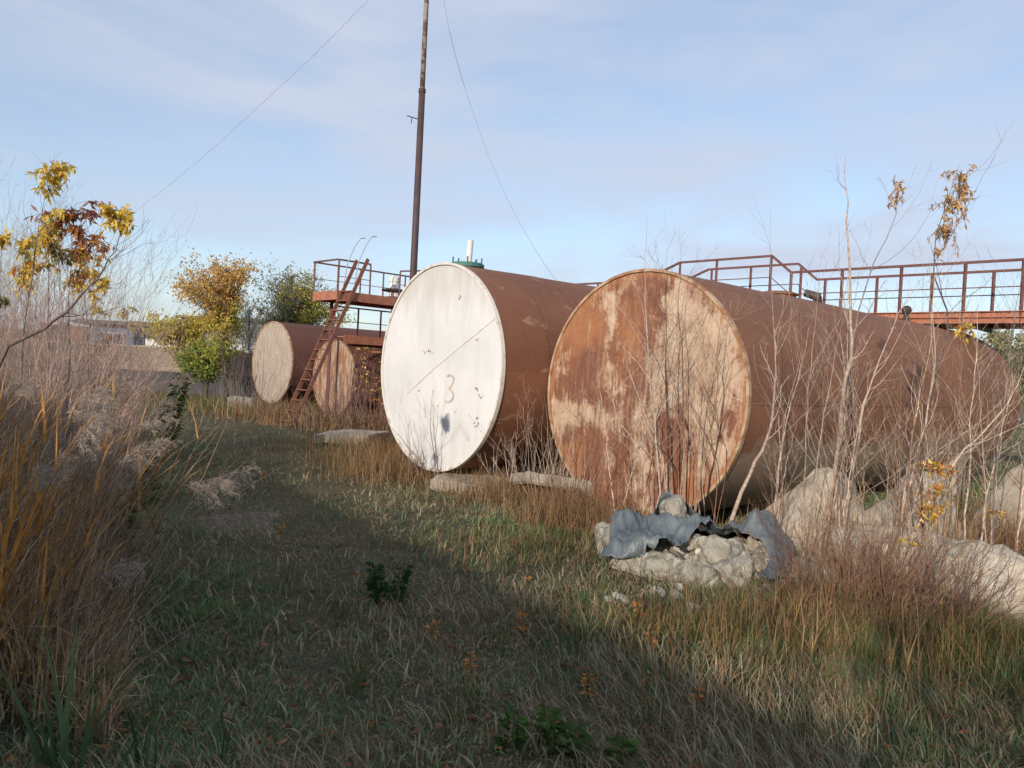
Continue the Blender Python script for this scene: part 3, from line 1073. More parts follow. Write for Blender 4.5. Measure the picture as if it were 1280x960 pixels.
lw = empty('lower_landing', tuple(LO))
tag(lw, 'low rust red steel landing under the raised platform above the small tank', 'platform')
for nm, t0, t1, w, z in (('deck', 0.2, 4.2, 1.4, 2.28), ('step_deck', 0.9, 3.2, 0.35, 1.90)):
    g = Geo()
    g.beam(lop(t0, w, z), lop(t1, w, z), 0.7, 0.03)
    g.beam(lop(t0, w - 0.362, z - 0.06), lop(t1, w - 0.362, z - 0.06), 0.02, 0.24)
    shift(g, LO).build(nm, M_paintred, lw)
g = Geo()
g.beam(lop(0.3, 1.74, 3.16), lop(4.2, 1.74, 3.16), 0.04, 0.04); g.beam(lop(0.3, 1.74, 2.75), lop(4.2, 1.74, 2.75), 0.02, 0.02)
shift(g, LO).build('handrail', M_railpaint, lw)
for t in (0.3, 1.1, 1.9, 2.7, 3.5, 4.15):
    g = Geo().beam(lop(t, 1.74, 2.2), lop(t, 1.74, 3.14), 0.045, 0.045)
    shift(g, LO).build('rail_post', M_railpaint, lw)
for t, w in ((3.1, 0.1), (0.4, 1.2), (4.0, 1.2)):
    g = Geo().beam(lop(t, w, -0.3), lop(t, w, 1.88 if w < 1 else 2.26), 0.07, 0.07)
    shift(g, LO).build('leg', M_railpaint, lw)

M_ladder = m_two('weathered_ladder_paint', (0.25, 0.10, 0.065), (0.17, 0.075, 0.052), 6, 0.8, 0.3, c2=(0.10, 0.05, 0.04))
# steep ladder stair in front of the platform, stringers running on above the deck
ld = empty('ladder_stair', tuple(PL0 + UA * -1.5))
tag(ld, 'steep red steel ladder leaning up to the raised platform over the far tanks', 'ladder')
ldo = np.array(ld.location)
T0 = PL0 + UA * -1.55 + PA * -0.10
T1 = PL0 + UA * 0.42 + PA * -0.10
zb, zt = -0.1, ZP + 0.88
for w in (-0.60, -0.08):
    g = Geo().beam(T0 + PA * w + [0, 0, zb], T1 + PA * w + [0, 0, zt], 0.03, 0.095)
    shift(g, ldo).build('stringer', M_ladder, ld)
for k in range(14):
    f = (k + 0.6) / 17.0
    c = T0 + (T1 - T0) * f + PA * -0.34 + np.array([0, 0, zb + (zt - zb) * f])
    g = Geo().box(c, (0.49, 0.17, 0.025), R(135))
    shift(g, ldo).build('tread', M_ladder, ld)
for w in (-0.60, -0.08):
    g = Geo()
    pts = [T0 + (T1 - T0) * f + PA * w + np.array([0, 0, zb + (zt - zb) * f + h]) for f, h in ((0.80, 0.10), (0.86, 0.52), (0.95, 0.55), (1.04, 0.42), (1.12, 0.10))]
    for p, q_ in zip(pts[:-1], pts[1:]):
        g.pole(p, q_, 0.014, 6)
    shift(g, ldo).build('grab_hoop', M_wire, ld)

# white breather with lid standing on the platform level
bv = empty('breather_valve', tuple(plp(2.2, 0.55, ZP + 0.012)))
tag(bv, 'white breather valve with grey lid standing on the raised platform', 'valve')
V, F = lathe([(0.10, 0), (0.10, 0.08), (0.20, 0.10), (0.20, 0.20), (0.13, 0.24), (0.13, 0.52), (0.15, 0.53), (0.15, 0.66), (0.05, 0.72)])
Geo().add(V, F).build('body', M_whitepaint, bv)
V, F = lathe([(0.30, 0.25), (0.36, 0.27), (0.36, 0.30), (0.15, 0.34)])
Geo().add(V, F).build('rain_lid', M_darkmetal, bv)
pp = tag(Geo().pole(plp(2.6, 0.7, ZP + 0.12), plp(5.2, 0.7, ZP + 0.12), 0.10, 16).build('white_pipe', M_whitepaint), 'white pipe lying along the raised platform deck', 'pipe')

# ------------------------------------------------------------------ mast with guy wires
mx = at(512, 440, 17.0)
mast = empty('guyed_mast', (mx[0], mx[1], -0.1))
tag(mast, 'tall thin steel mast, brown below and flaking pale above, behind the white ended tank', 'mast')
zj = above(529, 115, mx)
Geo().pole((0, 0, 0), (0, 0, zj + 0.1), 0.084, 16, 0.070).build('lower_pole', M_mastlow, mast, smooth=True)
Geo().pole((0, 0, zj + 0.102), (0, 0, 14.0), 0.056, 16, 0.045).build('upper_pole', M_masttop, mast, smooth=True)
g = Geo().pole((0, 0, zj + 0.08), (0, 0, zj + 0.16), 0.080, 16)
g.build('joint_collar', M_darkmetal, mast)
g = Geo().pole((-0.06, 0, zj - 0.5), (-0.30, -0.02, zj - 0.44), 0.012, 8)
g.pole((-0.20, -0.01, zj - 0.465), (-0.20, -0.01, zj - 0.60), 0.01, 8)
g.build('step_peg', M_mastlow, mast)


def guy(pix, name='guy_wire'):
    P = np.array([at(*p) for p in pix])
    t = np.linspace(0, len(P) - 1, 40)
    P = np.stack([np.interp(t, np.arange(len(P)), P[:, k]) for k in range(3)], -1)
    for _ in range(6):
        P[1:-1] = (P[:-2] + 2 * P[1:-1] + P[2:]) / 4
    Geo().tubes((P - np.array(mast.location))[None], np.full((1, 40), 0.0052), 5).build(name, M_wire, mast)


guy([(541, -120, 17), (553, 0, 17.6), (570, 75, 18.2), (592, 145, 18.8), (622, 225, 19.4), (655, 290, 20), (690, 345, 20.6), (722, 382, 21.2)])
guy([(538, -75, 17), (455, 5, 18), (390, 72, 19), (320, 136, 20), (245, 205, 21), (165, 268, 22), (60, 345, 23), (-60, 425, 24)])

# ------------------------------------------------------------------ far setting: boundary wall, buildings
def m_brick(name, c1, c2, mortar, sc):
    m, nt, b = new_mat(name)
    co = texco(nt)
    br = nd(nt, 'ShaderNodeTexBrick')
    nt.links.new(texco(nt, rot=(R(90), 0, 0)), br.inputs['Vector'])
    br.inputs['Color1'].default_value = (*c1, 1); br.inputs['Color2'].default_value = (*c2, 1); br.inputs['Mortar'].default_value = (*mortar, 1)
    br.inputs['Scale'].default_value = sc
    br.inputs['Mortar Size'].default_value = 0.02
    c = mixc(nt, ramp(nt, noise(nt, co, 1.2, 6, 0.6), 0.3, 0.75), br.outputs['Color'], (0.16, 0.13, 0.10))
    nt.links.new(c, b.inputs['Base Color'])
    b.inputs['Roughness'].default_value = 0.95
    return m


M_wallblock = m_brick('old_block_masonry', (0.34, 0.27, 0.20), (0.27, 0.21, 0.16), (0.20, 0.17, 0.14), 1.6)
M_lowerwall = m_two('dark_lower_wall', (0.055, 0.055, 0.062), (0.09, 0.085, 0.085), 1.4, 0.95, 0.5)  # dark tone for the lower part of the boundary wall
M_redbrick = m_brick('red_brick', (0.40, 0.17, 0.10), (0.32, 0.13, 0.08), (0.3, 0.25, 0.2), 4)
M_bluepaint = m_two('blue_cladding', (0.09, 0.17, 0.29), (0.14, 0.22, 0.33), 3, 0.7, 0.2)
M_roofgrey = m_two('grey_roofing', (0.10, 0.095, 0.10), (0.14, 0.13, 0.13), 3, 0.9, 0.2)
M_render = m_two('pale_render', (0.62, 0.60, 0.56), (0.72, 0.70, 0.66), 2, 0.9, 0.1)
M_greywall = m_two('grey_shed_wall', (0.17, 0.17, 0.19), (0.23, 0.23, 0.25), 1.5, 0.9, 0.2)
M_window = m_two('dark_window', (0.03, 0.04, 0.06), (0.05, 0.06, 0.08), 3, 0.15, 0)
M_frame = m_two('grey_frame_paint', (0.45, 0.48, 0.5), (0.38, 0.4, 0.43), 8, 0.6, 0)

bw = empty('boundary_wall', (-16.0, 32.5, -0.1), R(-4))
tag(bw, 'long old masonry boundary wall with a dark base closing the far end of the track', 'wall', kind='thing')
Geo().box((0, 0, 1.37), (26, 0.3, 0.96)).build('masonry', M_wallblock, bw)
Geo().box((0, -0.03, 0.43), (26, 0.42, 0.90)).build('lower_wall', M_lowerwall, bw)  # lower part of the wall, darker and a little thicker
Geo().box((0, 0, 1.895), (26.1, 0.40, 0.075)).build('coping', M_concrete, bw)


def part_window(parent, x, y, z, w, h, d=0.06):
    f = Geo()
    for (cx, cz, sx, sz) in ((0, h / 2, w, 0.08), (0, -h / 2, w, 0.08), (-w / 2, 0, 0.08, h - 0.082), (w / 2, 0, 0.08, h - 0.082), (0, 0, 0.05, h - 0.082)):
        f.box((x + cx, y, z + cz), (sx, d, sz))
    fo = f.build('window_frame', M_frame, parent)
    Geo().box((x, y + 0.012, z), (w - 0.085, 0.02, h - 0.085)).build('pane', M_window, fo)


hut = at(141, 430, 44.0)
hb = empty('blue_hut', (hut[0], hut[1], 0), R(14))
tag(hb, 'small blue clad hut with flat overhanging roof and a brick side beyond the wall', 'hut')
wz = above(141, 407, hut)
Geo().box((0.25, 0, wz / 2), (2.3, 3.0, wz)).build('blue_wall', M_bluepaint, hb)
Geo().box((-1.45, 0.02, wz / 2 - 0.1), (1.1, 2.8, wz - 0.2)).build('brick_wall', M_redbrick, hb)
g = Geo(); g.box((0.3, 0, wz + 0.08), (4.2, 3.8, 0.14)); g.box((0.2, 0, wz + 0.19), (3.4, 3.2, 0.08))
g.build('roof', M_roofgrey, hb)
part_window(hb, 0.35, -1.52, wz - 1.1, 1.1, 1.3)

wb = at(228, 434, 75.0)
hb = empty('white_house', (wb[0], wb[1], 0), R(8))
tag(hb, 'low white house with dark pitched roof seen far off through the yellow leaves', 'house')
z1 = above(228, 424, wb)
Geo().box((0, 0, z1 / 2), (9, 6, z1)).build('wall', M_render, hb)
g = Geo(); g.add([[-5, -3.4, z1], [5, -3.4, z1], [5, 0, z1 + 1.5], [-5, 0, z1 + 1.5], [5, 3.4, z1], [-5, 3.4, z1]], [[[0, 1, 2, 3], [3, 2, 4, 5]], [[0, 3, 5], [1, 4, 2]]])
g.build('roof', m_two('brown_roofing', (0.16, 0.13, 0.11), (0.2, 0.16, 0.13), 2, 0.9, 0.2), hb)
for x in (-3, -1, 1.2, 3.2):
    part_window(hb, x, -3.02, z1 - 1.5, 0.9, 1.2)

gs = at(322, 430, 42.0)
hb = empty('grey_shed', (gs[0], gs[1], 0), R(-5))
tag(hb, 'dark grey shed behind the farthest tank and the bare shrub', 'shed')
z1 = above(322, 405, gs)
Geo().box((0, 0, z1 / 2), (5.4, 6, z1)).build('wall', M_greywall, hb)
Geo().box((0, 0, z1 + 0.06), (5.9, 6.6, 0.12)).build('roof', M_roofgrey, hb)
Geo().box((0.3, -3.03, 1.1), (1.8, 0.06, 2.1)).build('door', M_frame, hb)

# the long workshop along the other side of the track, whose roof shades the track
q3 = np.array([-0.574, 0.818])
WH, WD = 5.2, 9.0
reach = WH / math.tan(R(SUN_EL)) * float(np.dot(-np.array([SUN_AZ.x, SUN_AZ.y]), NA))
off = 3.4 - reach
c = NA * (off - WD / 2) + q3 * 16
ws = empty('workshop', (c[0], c[1], -0.1), math.atan2(q3[1], q3[0]))
tag(ws, 'long brick workshop on the shaded side of the track', 'building')
Geo().box((0, 0, WH / 2 - 0.1), (84, WD - 0.6, WH - 0.2)).build('wall', M_wallblock, ws)
Geo().box((0, 0, WH - 0.06), (84.8, WD, 0.22)).build('roof', M_roofgrey, ws)
print('workshop offset', off)

# ------------------------------------------------------------------ rubble, slabs and the tarpaulin
def rock_verts(size, seed, planes=9, rough=0.05, sub=4, keep=0.62):
    rs = random.Random(seed)
    bm = bmesh.new()
    bmesh.ops.create_icosphere(bm, subdivisions=sub, radius=1.0)
    cuts = []
    for _ in range(planes):
        n = Vector((rs.gauss(0, 1), rs.gauss(0, 1), rs.gauss(0, 0.8))).normalized()
        cuts.append((n, rs.uniform(keep, 0.95)))
    off = Vector((seed * 3.7, seed * 1.3, seed * 0.7))
    V = []
    for v in bm.verts:
        p = v.co.copy()
        for n, d in cuts:
            e = p.dot(n) - d
            if e > 0:
                p -= n * e * 0.92
        q_ = Vector((p.x * size[0], p.y * size[1], p.z * size[2]))
        f = mnoise.fractal(q_ * 3.0 + off, 0.9, 2.0, 5)
        f2 = mnoise.ridged_multi_fractal(q_ * 5.5 + off, 0.9, 2.0, 4, 1.0, 2.0) - 1.0
        q_ += p.normalized() * (f * rough + f2 * rough * 0.45 + mnoise.noise(q_ * 22 + off) * rough * 0.12)
        V.append(q_)
    F = [[v.index for v in f.verts] for f in bm.faces]
    bm.free()
    return np.array(V), np.array(F)


ROCKS = []


def rock(name, label, cat, c, size, seed, rot=(0, 0, 0), mat=None, group=None, **k):
    V, F = rock_verts(size, seed, **k)
    M = np.array(Matrix.Rotation(R(rot[2]), 3, 'Z') @ Matrix.Rotation(R(rot[1]), 3, 'Y') @ Matrix.Rotation(R(rot[0]), 3, 'X'))
    V = V @ M.T
    o = Geo().add(V + np.asarray(c, float), [F]).build(name, mat or M_lump, smooth=True, origin=c)
    tag(o, label, cat, group)
    ROCKS.append((V + np.asarray(c, float), F))
    return o


def gpt(px, py, up=0.0):
    p = on_ground(px, py)
    return np.array([p[0], p[1], gz(p[0], p[1]) + up])


GH = 'rubble heap by the near tank'
rock('concrete_lump', 'broad low lump forming the core of the heap, mostly under tarpaulin', 'concrete lump', at(858, 706, 6.75), (0.78, 0.45, 0.36), 18, (0, 3, -12), group=GH, rough=0.06, sub=5, keep=0.5, planes=14)
rock('concrete_lump', 'biggest pale crumbling lump, bared between the tarpaulin folds and the grass', 'concrete lump', at(900, 705, 6.35), (0.40, 0.30, 0.27), 11, (0, 8, 15), group=GH, rough=0.06, sub=5, keep=0.38, planes=18)
rock('concrete_lump', 'pale concrete lump peaking above the tarpaulin against the near tank', 'concrete lump', at(846, 652, 7.0), (0.22, 0.20, 0.24), 12, (10, 0, 40), group=GH, rough=0.05, sub=5, keep=0.4, planes=14)
rock('concrete_lump', 'grey concrete lump with an orange stain at the heap end nearest the white tank', 'concrete lump', at(775, 686, 6.75), (0.30, 0.27, 0.23), 13, (0, 0, 70), group=GH, rough=0.06, sub=5, keep=0.4, planes=14)
rock('concrete_lump', 'small whitish concrete lump low at the front of the heap', 'concrete lump', at(872, 728, 6.1), (0.30, 0.22, 0.20), 14, (0, 0, 20), group=GH, rough=0.05, sub=5, keep=0.35, planes=16)
rock('concrete_lump', 'upended angular lump between the bared rubble and the wedge shaped block', 'concrete lump', at(950, 690, 6.6), (0.26, 0.22, 0.22), 19, (20, 0, 50), group=GH, rough=0.05, sub=5, keep=0.35, planes=16)
rock('concrete_lump', 'flat dark mossy lump sunk in the grass before the tarpaulin', 'concrete lump', at(815, 708, 6.35), (0.32, 0.22, 0.18), 15, (0, 0, 0), group=GH, rough=0.08, sub=5)
rock('concrete_lump', 'brownish concrete lump beside the dead brush, end of the heap', 'concrete lump', at(985, 722, 6.3), (0.36, 0.28, 0.18), 16, (0, 0, -20), group=GH, rough=0.08, sub=5)
rock('concrete_lump', 'low dark lump half under the trailing tarpaulin edge', 'concrete lump', at(945, 700, 6.75), (0.36, 0.30, 0.20), 17, (0, 0, -30), group=GH, rough=0.05)

# tarpaulin draped over the lumps
bv_v = np.concatenate([r[0] for r in ROCKS]); bv_f = []; o_ = 0
for v, f in ROCKS:
    bv_f += (f + o_).tolist(); o_ += len(v)
BV = BVHTree.FromPolygons([Vector(v) for v in bv_v], bv_f)
TU, TV = 190, 120
P0, P1, P2, P3 = on_ground(750, 716)[:2], on_ground(985, 740)[:2], on_ground(1000, 690)[:2], on_ground(790, 660)[:2]
uu, vv = np.meshgrid(np.linspace(0, 1, TU), np.linspace(0, 1, TV), indexing='ij')
XY = (P0 * (1 - uu[..., None]) + P1 * uu[..., None]) * (1 - vv[..., None]) + (P3 * (1 - uu[..., None]) + P2 * uu[..., None]) * vv[..., None]
H = np.zeros((TU, TV))
for a in range(TU):
    for b in range(TV):
        x, y = XY[a, b]
        hit = BV.ray_cast(Vector((x, y, 3)), Vector((0, 0, -1)))
        H[a, b] = max(hit[0].z if hit[0] is not None else -1, float(gz(x, y)) + 0.02)
H0 = H.copy()
for it in range(120):
    Hs = H.copy()
    Hs[1:-1, 1:-1] = (H[:-2, 1:-1] + H[2:, 1:-1] + H[1:-1, :-2] + H[1:-1, 2:]) / 4
    H = np.maximum(Hs, H0)
wr = np.abs(fbm(uu * 5 + vv * 2, vv * 3.2 - uu * 2, 4, 2) - 0.5) * 2
wr2 = np.abs(fbm(uu * 4 - vv * 4, vv * 5 + uu * 4, 14, 2) - 0.5) * 2
wr3 = np.abs(fbm(uu * 17 + vv * 9, vv * 6 - uu * 7, 24, 4) - 0.5) * 2
wr4 = np.abs(fbm(uu * 6 - vv * 7, vv * 2 + uu * 2, 34, 2) - 0.5) * 2
H = H + 0.012 + 0.05 * (1 - wr) ** 3 + 0.05 * (1 - wr2) ** 4 + 0.040 * (1 - wr3) ** 2 + 0.05 * (1 - wr4) ** 4
XY = XY + 0.05 * np.stack([fbm(uu * 8, vv * 8, 61, 3) - 0.5, fbm(uu * 8, vv * 8, 62, 3) - 0.5], -1)
edge = np.minimum(np.minimum(uu, 1 - uu) * 1.6, np.minimum(vv, 1 - vv))
ragged = edge + 0.16 * (fbm(uu * 5, vv * 5, 71, 4) - 0.5)
def near_xy(p, rx, ry, k):
    d = XY - np.asarray(p)[:2]
    return (d[..., 0] / rx) ** 2 + (d[..., 1] / ry) ** 2 + 0.8 * (fbm(uu * 6, vv * 6, k, 3) - 0.5) < 1


hole = near_xy(at(846, 652, 7.0) - [0, 0.10, 0], 0.22, 0.24, 73)
hole |= near_xy(at(905, 722, 6.2), 0.33, 0.26, 72)
ok = (ragged > 0.02) & ~hole
i, j = np.meshgrid(np.arange(TU - 1), np.arange(TV - 1), indexing='ij')
q = i * TV + j
keep = ok[:-1, :-1] & ok[1:, :-1] & ok[:-1, 1:] & ok[1:, 1:]
Fq = np.stack([q, q + TV, q + TV + 1, q + 1], -1)[keep]
Vt = np.concatenate([XY, H[..., None]], -1).reshape(-1, 3)
used = np.unique(Fq); mp = np.full(len(Vt), -1); mp[used] = np.arange(len(used))
tp = Geo().add(Vt[used], [mp[Fq]]).build('tarpaulin', M_tarp, smooth=True, origin=Vt[used].mean(0))
tag(tp, 'torn blue grey tarpaulin draped over the concrete lumps by the near tank', 'tarpaulin')
so = tp.modifiers.new('thickness', 'SOLIDIFY'); so.thickness = 0.006; so.offset = 0


for k in range(22):
    px, py = rng.uniform(760, 1010), rng.uniform(715, 762)
    r_ = rng.uniform(0.035, 0.10)
    rock('rubble_piece', 'small broken piece of concrete lying in the grass before the heap', 'rubble piece', gpt(px, py, r_ * 0.35), (r_ * 1.2, r_, r_ * 0.8), 40 + k, (rng.uniform(0, 360), rng.uniform(0, 360), rng.uniform(0, 360)), group='small rubble pieces before the heap', planes=14, rough=0.012, sub=3, keep=0.22)


def loft(name, label, cat, base, levels, rotz, seed, mat, rough=0.02, group=None, n=56):
    """rounded-rectangle sections: levels = (z, cx, cy, half x, half y, roundness)"""
    zs = [l[0] for l in levels]
    t = np.linspace(0, len(levels) - 1, 34)
    L = np.stack([np.interp(t, np.arange(len(levels)), [l[k] for l in levels]) for k in range(6)], -1)
    a = np.linspace(0, 2 * np.pi, n, endpoint=False)
    rows = []
    for z, cx, cy, hx, hy, p in L:
        ca, sa = np.cos(a), np.sin(a)
        x = cx + hx * np.sign(ca) * np.abs(ca) ** p
        y = cy + hy * np.sign(sa) * np.abs(sa) ** p
        rows.append(np.stack([x, y, np.full(n, z)], -1))
    V = np.concatenate(rows)
    for k in range(len(V)):
        q_ = Vector(V[k]); o3 = Vector((seed * 2.1, seed, 0))
        d = mnoise.noise_vector(q_ * 3.2 + o3) * rough + mnoise.noise_vector(q_ * 11 + o3) * rough * 0.5
        V[k] += np.array(d)
    j = np.arange(n); F = []
    for k in range(len(L) - 1):
        F.append(np.stack([k * n + j, k * n + (j + 1) % n, (k + 1) * n + (j + 1) % n, (k + 1) * n + j], -1))
    F.append(np.arange(n) + (len(L) - 1) * n)
    c, s_ = math.cos(R(rotz)), math.sin(R(rotz))
    V = np.stack([V[:, 0] * c - V[:, 1] * s_, V[:, 0] * s_ + V[:, 1] * c, V[:, 2]], -1)
    o = Geo().add(V, F).build(name, mat, smooth=True)
    o.location = base
    tag(o, label, cat, group)
    return o


GB = 'pale concrete blocks beside the near tank'
p = at(1005, 690, 7.3); p[2] = -0.1
loft('concrete_block', 'wedge shaped pale concrete block with a rounded peak, behind the tarpaulin', 'concrete block', p,
     [(0, -0.05, 0, 0.62, 0.42, 0.45), (0.14, -0.04, 0, 0.60, 0.40, 0.45), (0.30, 0.06, 0.02, 0.46, 0.34, 0.5), (0.55, 0.17, 0.03, 0.33, 0.28, 0.6), (0.76, 0.235, 0.04, 0.225, 0.22, 0.75), (0.875, 0.25, 0.04, 0.12, 0.13, 1.0), (0.90, 0.25, 0.04, 0.03, 0.04, 1.0)], 8, 3, M_sack, 0.035, GB)
p = at(1120, 690, 8.0); p[2] = -0.1
loft('concrete_block', 'tilted pale concrete slab seen through the bare saplings, second beyond the wedge', 'concrete block', p,
     [(0, 0, 0, 0.66, 0.40, 0.4), (0.25, 0.08, 0, 0.52, 0.34, 0.4), (0.55, 0.24, 0, 0.30, 0.26, 0.5), (0.80, 0.30, 0, 0.16, 0.2, 0.7), (0.85, 0.30, 0, 0.05, 0.05, 1)], 12, 5, M_sack, 0.04, GB)
p = at(1290, 690, 8.6); p[2] = -0.1
loft('concrete_block', 'sand coloured block behind brown grass at the far end of the row of blocks', 'concrete block', p,
     [(0, 0, 0, 0.6, 0.5, 0.4), (0.4, 0.08, 0, 0.5, 0.4, 0.4), (0.85, 0.2, 0, 0.35, 0.3, 0.5), (0.98, 0.2, 0, 0.15, 0.2, 0.7)], 10, 6, M_sack, 0.05, GB)
rock('cement_boulder', 'long smooth pale boulder sloping into the grass, behind the dead brush', 'boulder', at(1205, 728, 5.75) + [0.05, 0.2, -0.05], (0.92, 0.42, 0.40), 21, (6, 15, -32), M_sack, planes=7, rough=0.07, keep=0.6, sub=5)
rock('cement_boulder', 'low pale boulder peeping between the wedge block and the dead brush', 'boulder', at(1075, 690, 6.9), (0.35, 0.3, 0.2), 22, (0, 0, 12), M_sack, planes=5, rough=0.03)


def slab(label, px, py, d, s, rz, tilt, seed, group='old concrete slabs under the tanks'):
    c = at(px, py, d)
    V = []
    g = Geo()
    bm = bmesh.new()
    bmesh.ops.create_cube(bm, size=1.0)
    bmesh.ops.scale(bm, vec=s, verts=bm.verts)
    bmesh.ops.bevel(bm, geom=bm.edges[:], offset=0.02, segments=2, affect='EDGES')
    bmesh.ops.subdivide_edges(bm, edges=[e for e in bm.edges if e.calc_length() > 0.1], cuts=14, use_grid_fill=True)
    for v in bm.verts:
        v.co += mnoise.noise_vector(v.co * 4 + Vector((seed, 0, 0))) * 0.02 + mnoise.noise_vector(v.co * 14 + Vector((seed, 0, 0))) * 0.008
    me = bpy.data.meshes.new('concrete_slab')
    bm.to_mesh(me); bm.free()
    me.materials.append(M_concrete)
    o = bpy.data.objects.new('concrete_slab', me)
    o.location = c
    o.rotation_euler = (R(tilt[0]), R(tilt[1]), R(rz))
    COL.objects.link(o)
    return tag(o, label, 'concrete slab', group)


slab('broken concrete slab lying under the lower rim of the white tank end', 592, 606, 10.0, (0.95, 0.75, 0.16), -14, (3, 4), 1)
slab('tilted concrete slab in the gap between the white and the cream ended tanks', 690, 604, 9.3, (0.9, 0.6, 0.14), 20, (-12, 8), 2)
slab('long flat concrete slab in brown grass before the stained small tank', 440, 546, 14.6, (1.2, 0.8, 0.16), -20, (4, -3), 3)
slab('small pale concrete block in the grass near the farthest tank', 301, 507, 23.5, (0.75, 0.6, 0.5), 15, (2, 2), 4)

# concrete saddles carrying the two big tanks
for F_, rt, z_, lab in ((F1, -47.5, 0.0, 'near cream ended'), (F2, -49.5, 0.2, 'white ended')):
    for t in (2.2, 7.2):
        u = np.array([math.sin(R(-rt)), math.cos(R(-rt)), 0])
        c = F_ + u * t
        Rr = 1.40
        x = np.linspace(-1.15, 1.15, 25)
        zt_ = Rr + z_ - np.sqrt(Rr ** 2 - x ** 2) + 0.0
        zb_ = np.full(25, -0.35)
        V = np.concatenate([np.stack([x, np.full(25, y), zz], -1) for y in (-0.2, 0.2) for zz in (zb_, np.minimum(zt_, 0.62 + z_))])
        k = np.arange(24)
        F = [np.stack([k, k + 1, k + 26, k + 25], -1), np.stack([k + 50, k + 75, k + 76, k + 51], -1), np.stack([k + 25, k + 26, k + 76, k + 75], -1),
             [[0, 25, 75, 50]], [[24, 74, 99, 49]]]
        o = Geo().add(V, F).build('concrete_saddle', M_concrete)
        o.location = c; o.rotation_euler = (0, 0, R(rt))
        tag(o, f"concrete saddle cradling the {lab} tank {'close to its round end' if t < 4 else 'towards its far end'}", 'tank saddle', 'tank saddles')

# ------------------------------------------------------------------ plants
def grow(B, D, L, K=8, wob=0.12, up=0.15):
    T = len(B)
    P = np.zeros((T, K, 3)); P[:, 0] = B
    d = nrm(np.asarray(D, float))
    seg = (np.asarray(L, float) / (K - 1))[:, None]
    for k in range(1, K):
        P[:, k] = P[:, k - 1] + d * seg
        d = nrm(d + rng.normal(0, wob, (T, 3)) + np.array([0, 0, up]))
    return P


def offshoots(P, Rr, m, t0, t1, angle, lenf, K=6, wob=0.15, up=0.12, rf=0.55, rmin=0.0012):
    T, Kp, _ = P.shape
    T2 = T * m
    pi = np.repeat(np.arange(T), m)
    t = (t0 + (t1 - t0) * rng.random(T2)) * (Kp - 1)
    i0 = np.minimum(t.astype(int), Kp - 2); f = (t - i0)[:, None]
    B = P[pi, i0] * (1 - f) + P[pi, i0 + 1] * f
    tan = nrm(P[pi, i0 + 1] - P[pi, i0])
    perp = nrm(np.cross(tan, nrm(rng.normal(size=(T2, 3)))))
    an = angle * (0.7 + 0.6 * rng.random(T2))[:, None]
    D = tan * np.cos(an) + perp * np.sin(an)
    Lp = np.linalg.norm(np.diff(P, axis=1), axis=2).sum(1)[pi]
    L = Lp * lenf * (0.5 + 0.8 * rng.random(T2)) * (1.15 - 0.6 * t / (Kp - 1))
    Q = grow(B, D, L, K, wob, up)
    r0 = np.maximum((Rr[pi, i0] * (1 - f[:, 0]) + Rr[pi, i0 + 1] * f[:, 0]) * rf, rmin)
    return Q, r0[:, None] * np.linspace(1, 0.35, K)[None, :]


def taper(r0, K, end=0.25):
    return np.asarray(r0, float).reshape(-1, 1) * np.linspace(1, end, K)[None, :]


def resample(P, K):
    P = np.asarray(P, float)
    n = len(P)
    # Catmull-Rom through the points
    t = np.linspace(0, n - 1, K)
    i = np.minimum(t.astype(int), n - 2); f = (t - i)[:, None]
    p0 = P[np.maximum(i - 1, 0)]; p1 = P[i]; p2 = P[i + 1]; p3 = P[np.minimum(i + 2, n - 1)]
    return 0.5 * (2 * p1 + (p2 - p0) * f + (2 * p0 - 5 * p1 + 4 * p2 - p3) * f ** 2 + (3 * p1 - p0 - 3 * p2 + p3) * f ** 3)


def shade(c, n, v=0.25):
    return np.asarray(c)[None, :] * (1 + (rng.random((n, 1)) * 2 - 1) * v)


PALE = (0.46, 0.36, 0.29)
TAN = (0.30, 0.20, 0.13)
REDBR = (0.20, 0.105, 0.07)
GREYB = (0.22, 0.185, 0.165)
DARKB = (0.085, 0.06, 0.05)


def twiggy(G, P, r0, col, m1=9, m2=3, t0=0.25, len1=0.34, len2=0.45, ang=0.7, sides=6, twigcol=None, end=0.2, up=0.12, rmin=0.0016):
    """stems P with two orders of side twigs"""
    T, K, _ = P.shape
    Rr = np.asarray(r0, float).reshape(-1, 1) * (end * 0.45 + (1 - end * 0.45) * np.linspace(1, 0, K)[None, :] ** 1.15)
    G.tubes(P, Rr, sides, shade(col, T, 0.2))
    ends = [P[:, -1]]
    if m1:
        Q, q_ = offshoots(P, Rr, m1, t0, 0.97, ang, len1, 6, 0.13, up, 0.5, rmin)
        G.tubes(Q, q_, 4, shade(twigcol or col, len(Q), 0.3))
        ends.append(Q[:, 2:].reshape(-1, 3))
        if m2:
            Q2, q2 = offshoots(Q, q_, m2, 0.25, 0.95, 0.7, len2, 4, 0.15, up, 0.6, rmin * 0.8)
            G.tubes(Q2, q2, 3, shade(twigcol or col, len(Q2), 0.3))
            ends.append(Q2[:, 1:].reshape(-1, 3))
    return np.concatenate(ends)


